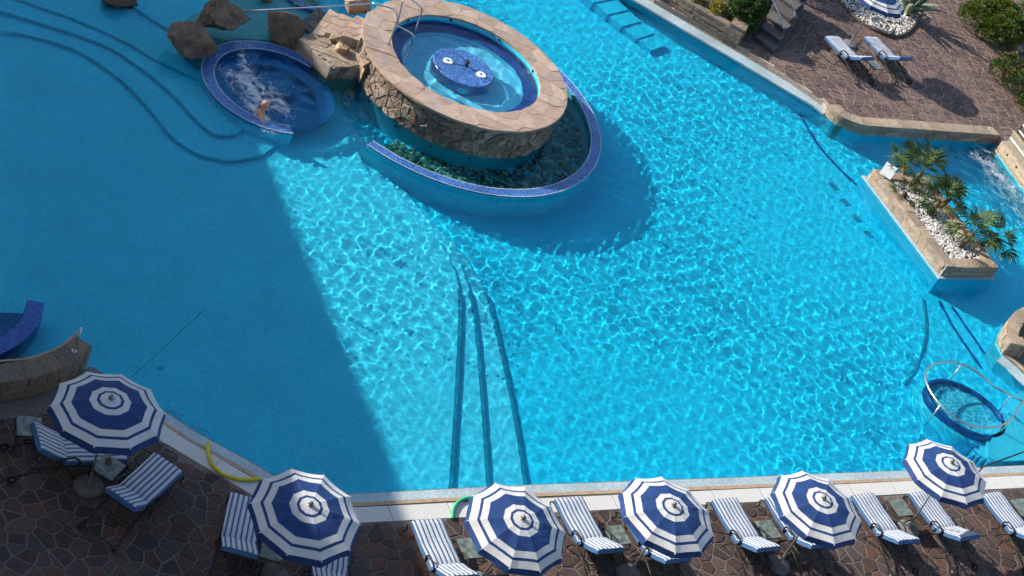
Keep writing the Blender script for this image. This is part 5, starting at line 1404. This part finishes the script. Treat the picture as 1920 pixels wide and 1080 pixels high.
# dark steps with handrails
ds = empty('terrace_steps', W(1440, 80, TZ)); tag(ds, 'dark slate steps with two handrails at the top of the picture', 'steps')
for k in range(6):
    z = TZ + 0.16 * (k + 1); o = (13.5 * k, -19.5 * k)
    q = [W(1418 + o[0] * 0.75, 68 + o[1], z), W(1452 + o[0] * 0.75, 94 + o[1], z), W(1476 + o[0] * 0.75, 72 + o[1], z), W(1440 + o[0] * 0.75, 48 + o[1], z)]
    bedo = G().prism([(p.x, p.y) for p in q], TZ - 0.02, z - 0.04).obj('riser', SLATE, ds, world=True)
    cx_, cy_ = sum(p.x for p in q) / 4, sum(p.y for p in q) / 4
    V = G().prism([(cx_ + (p.x - cx_) * 1.06, cy_ + (p.y - cy_) * 1.06) for p in q], z - 0.039, z)
    mesh('tread', [(v[0] - ds.location.x, v[1] - ds.location.y, v[2] - ds.location.z) for v in V.V], V.F, SLATE, bedo)
for (u, v), lab in (((1452, 88), 'steel handrail on the pool side of the dark steps'), ((1474, 66), 'steel handrail on the terrace side of the dark steps')):
    b = W(u, v, TZ); r_ = empty('handrail', b); tag(r_, lab, 'handrail')
    P = smooth_line([b, b + Vector((0.05, 0.1, 0.5)), W(u + 17, v - 35, TZ + 0.85), W(u + 13, v - 52, TZ + 1.05), W(u - 4, v - 90, TZ + 1.5), W(u - 14, v - 130, TZ + 2.0)], 5)
    G().tube(P, 0.024, 8).obj('rail', STEEL, r_, True, world=True)

# ================================================================== HOTEL BUILDINGS (outside the frame; their shade falls across the pool)
def hotel(name, P, h, lab):
    c = sum((Vector((*p, 0)) for p in P), Vector((0, 0, 0))) / len(P)
    root = empty(name, (c.x, c.y, 0)); tag(root, lab, 'building')
    G().prism(P, 0.0, h).obj('wall', HOTEL, root, world=True)
    Q = [(c.x + (p[0] - c.x) * 1.004, c.y + (p[1] - c.y) * 1.004) for p in P]
    G().prism(Q, h + 0.002, h + 0.35).obj('roof', TAN, root, world=True)
    n_ = len(P); Pc = P if area(P) > 0 else P[::-1]
    a, b = Vector((*Pc[0], 0)), Vector((*Pc[1], 0))
    t = (b - a); L_ = t.length; t.normalize(); nn = Vector((t.y, -t.x, 0))
    for f in range(int(h // 3.2)):
        for k in range(int(L_ // 4)):
            q = a + t * (2 + 4 * k) + nn * 0.02
            G().box(-0.9, 0.9, -0.03, 0.03, 0, 1.5, 0, Matrix.Translation((q.x, q.y, 0.9 + f * 3.2)) @ Matrix.Rotation(math.atan2(t.y, t.x), 4, 'Z')).obj('window', GLASSP, root, world=True)
    return root
cot = 1 / math.tan(SUN_EL)
def back(p, h): return Vector((p.x - cot * h * math.cos(SUN_AZ), p.y - cot * h * math.sin(SUN_AZ), 0))
HB = 12.0
e0, e1 = W(470, 300, -0.3), W(716, 905, -0.3)
dirv = (e1 - e0); dirv.z = 0; dirv.normalize(); wl_ = Vector((dirv.y, -dirv.x, 0))
if wl_.x > 0: wl_ = -wl_
a = back(e0, HB + 0.35) - dirv * 1.2; b = back(e1, HB + 0.35) + dirv * 16
hotel('hotel_wing', [(p.x, p.y) for p in (a, b, b + wl_ * 14, a + wl_ * 14)], HB, 'hotel wing to the left whose roof line shades the pool')
HB2 = 15.0
f0, f1 = W(640, 190, 0.0), W(560, 290, -0.3)
a2 = back(W(588, 30, 0.3), HB2 + 0.05); b2 = back(W(592, 258, -0.2), HB2 + 0.45); far_ = b2 + (a2 - b2).normalized() * 40
hotel('added_shade_tower', [(p.x, p.y) for p in (far_, b2, b2 + wl_ * 14, far_ + Vector((-14, 0, 0)))], HB2, 'unseen taller block added to the left to shade the whirlpool corner')  # unseen block, added and shaped to shade the whirlpool corner
hotel('hotel_building', [(34, -1.4), (-40, -1.4), (-40, -16), (34, -16)][::-1], 21.0, 'hotel front behind the viewpoint')

# every submerged or dry surface may catch the light that the ripples focus
for o in sc.objects:
    if o.type == 'MESH' and not o.cycles.is_caustics_caster: o.cycles.is_caustics_receiver = True
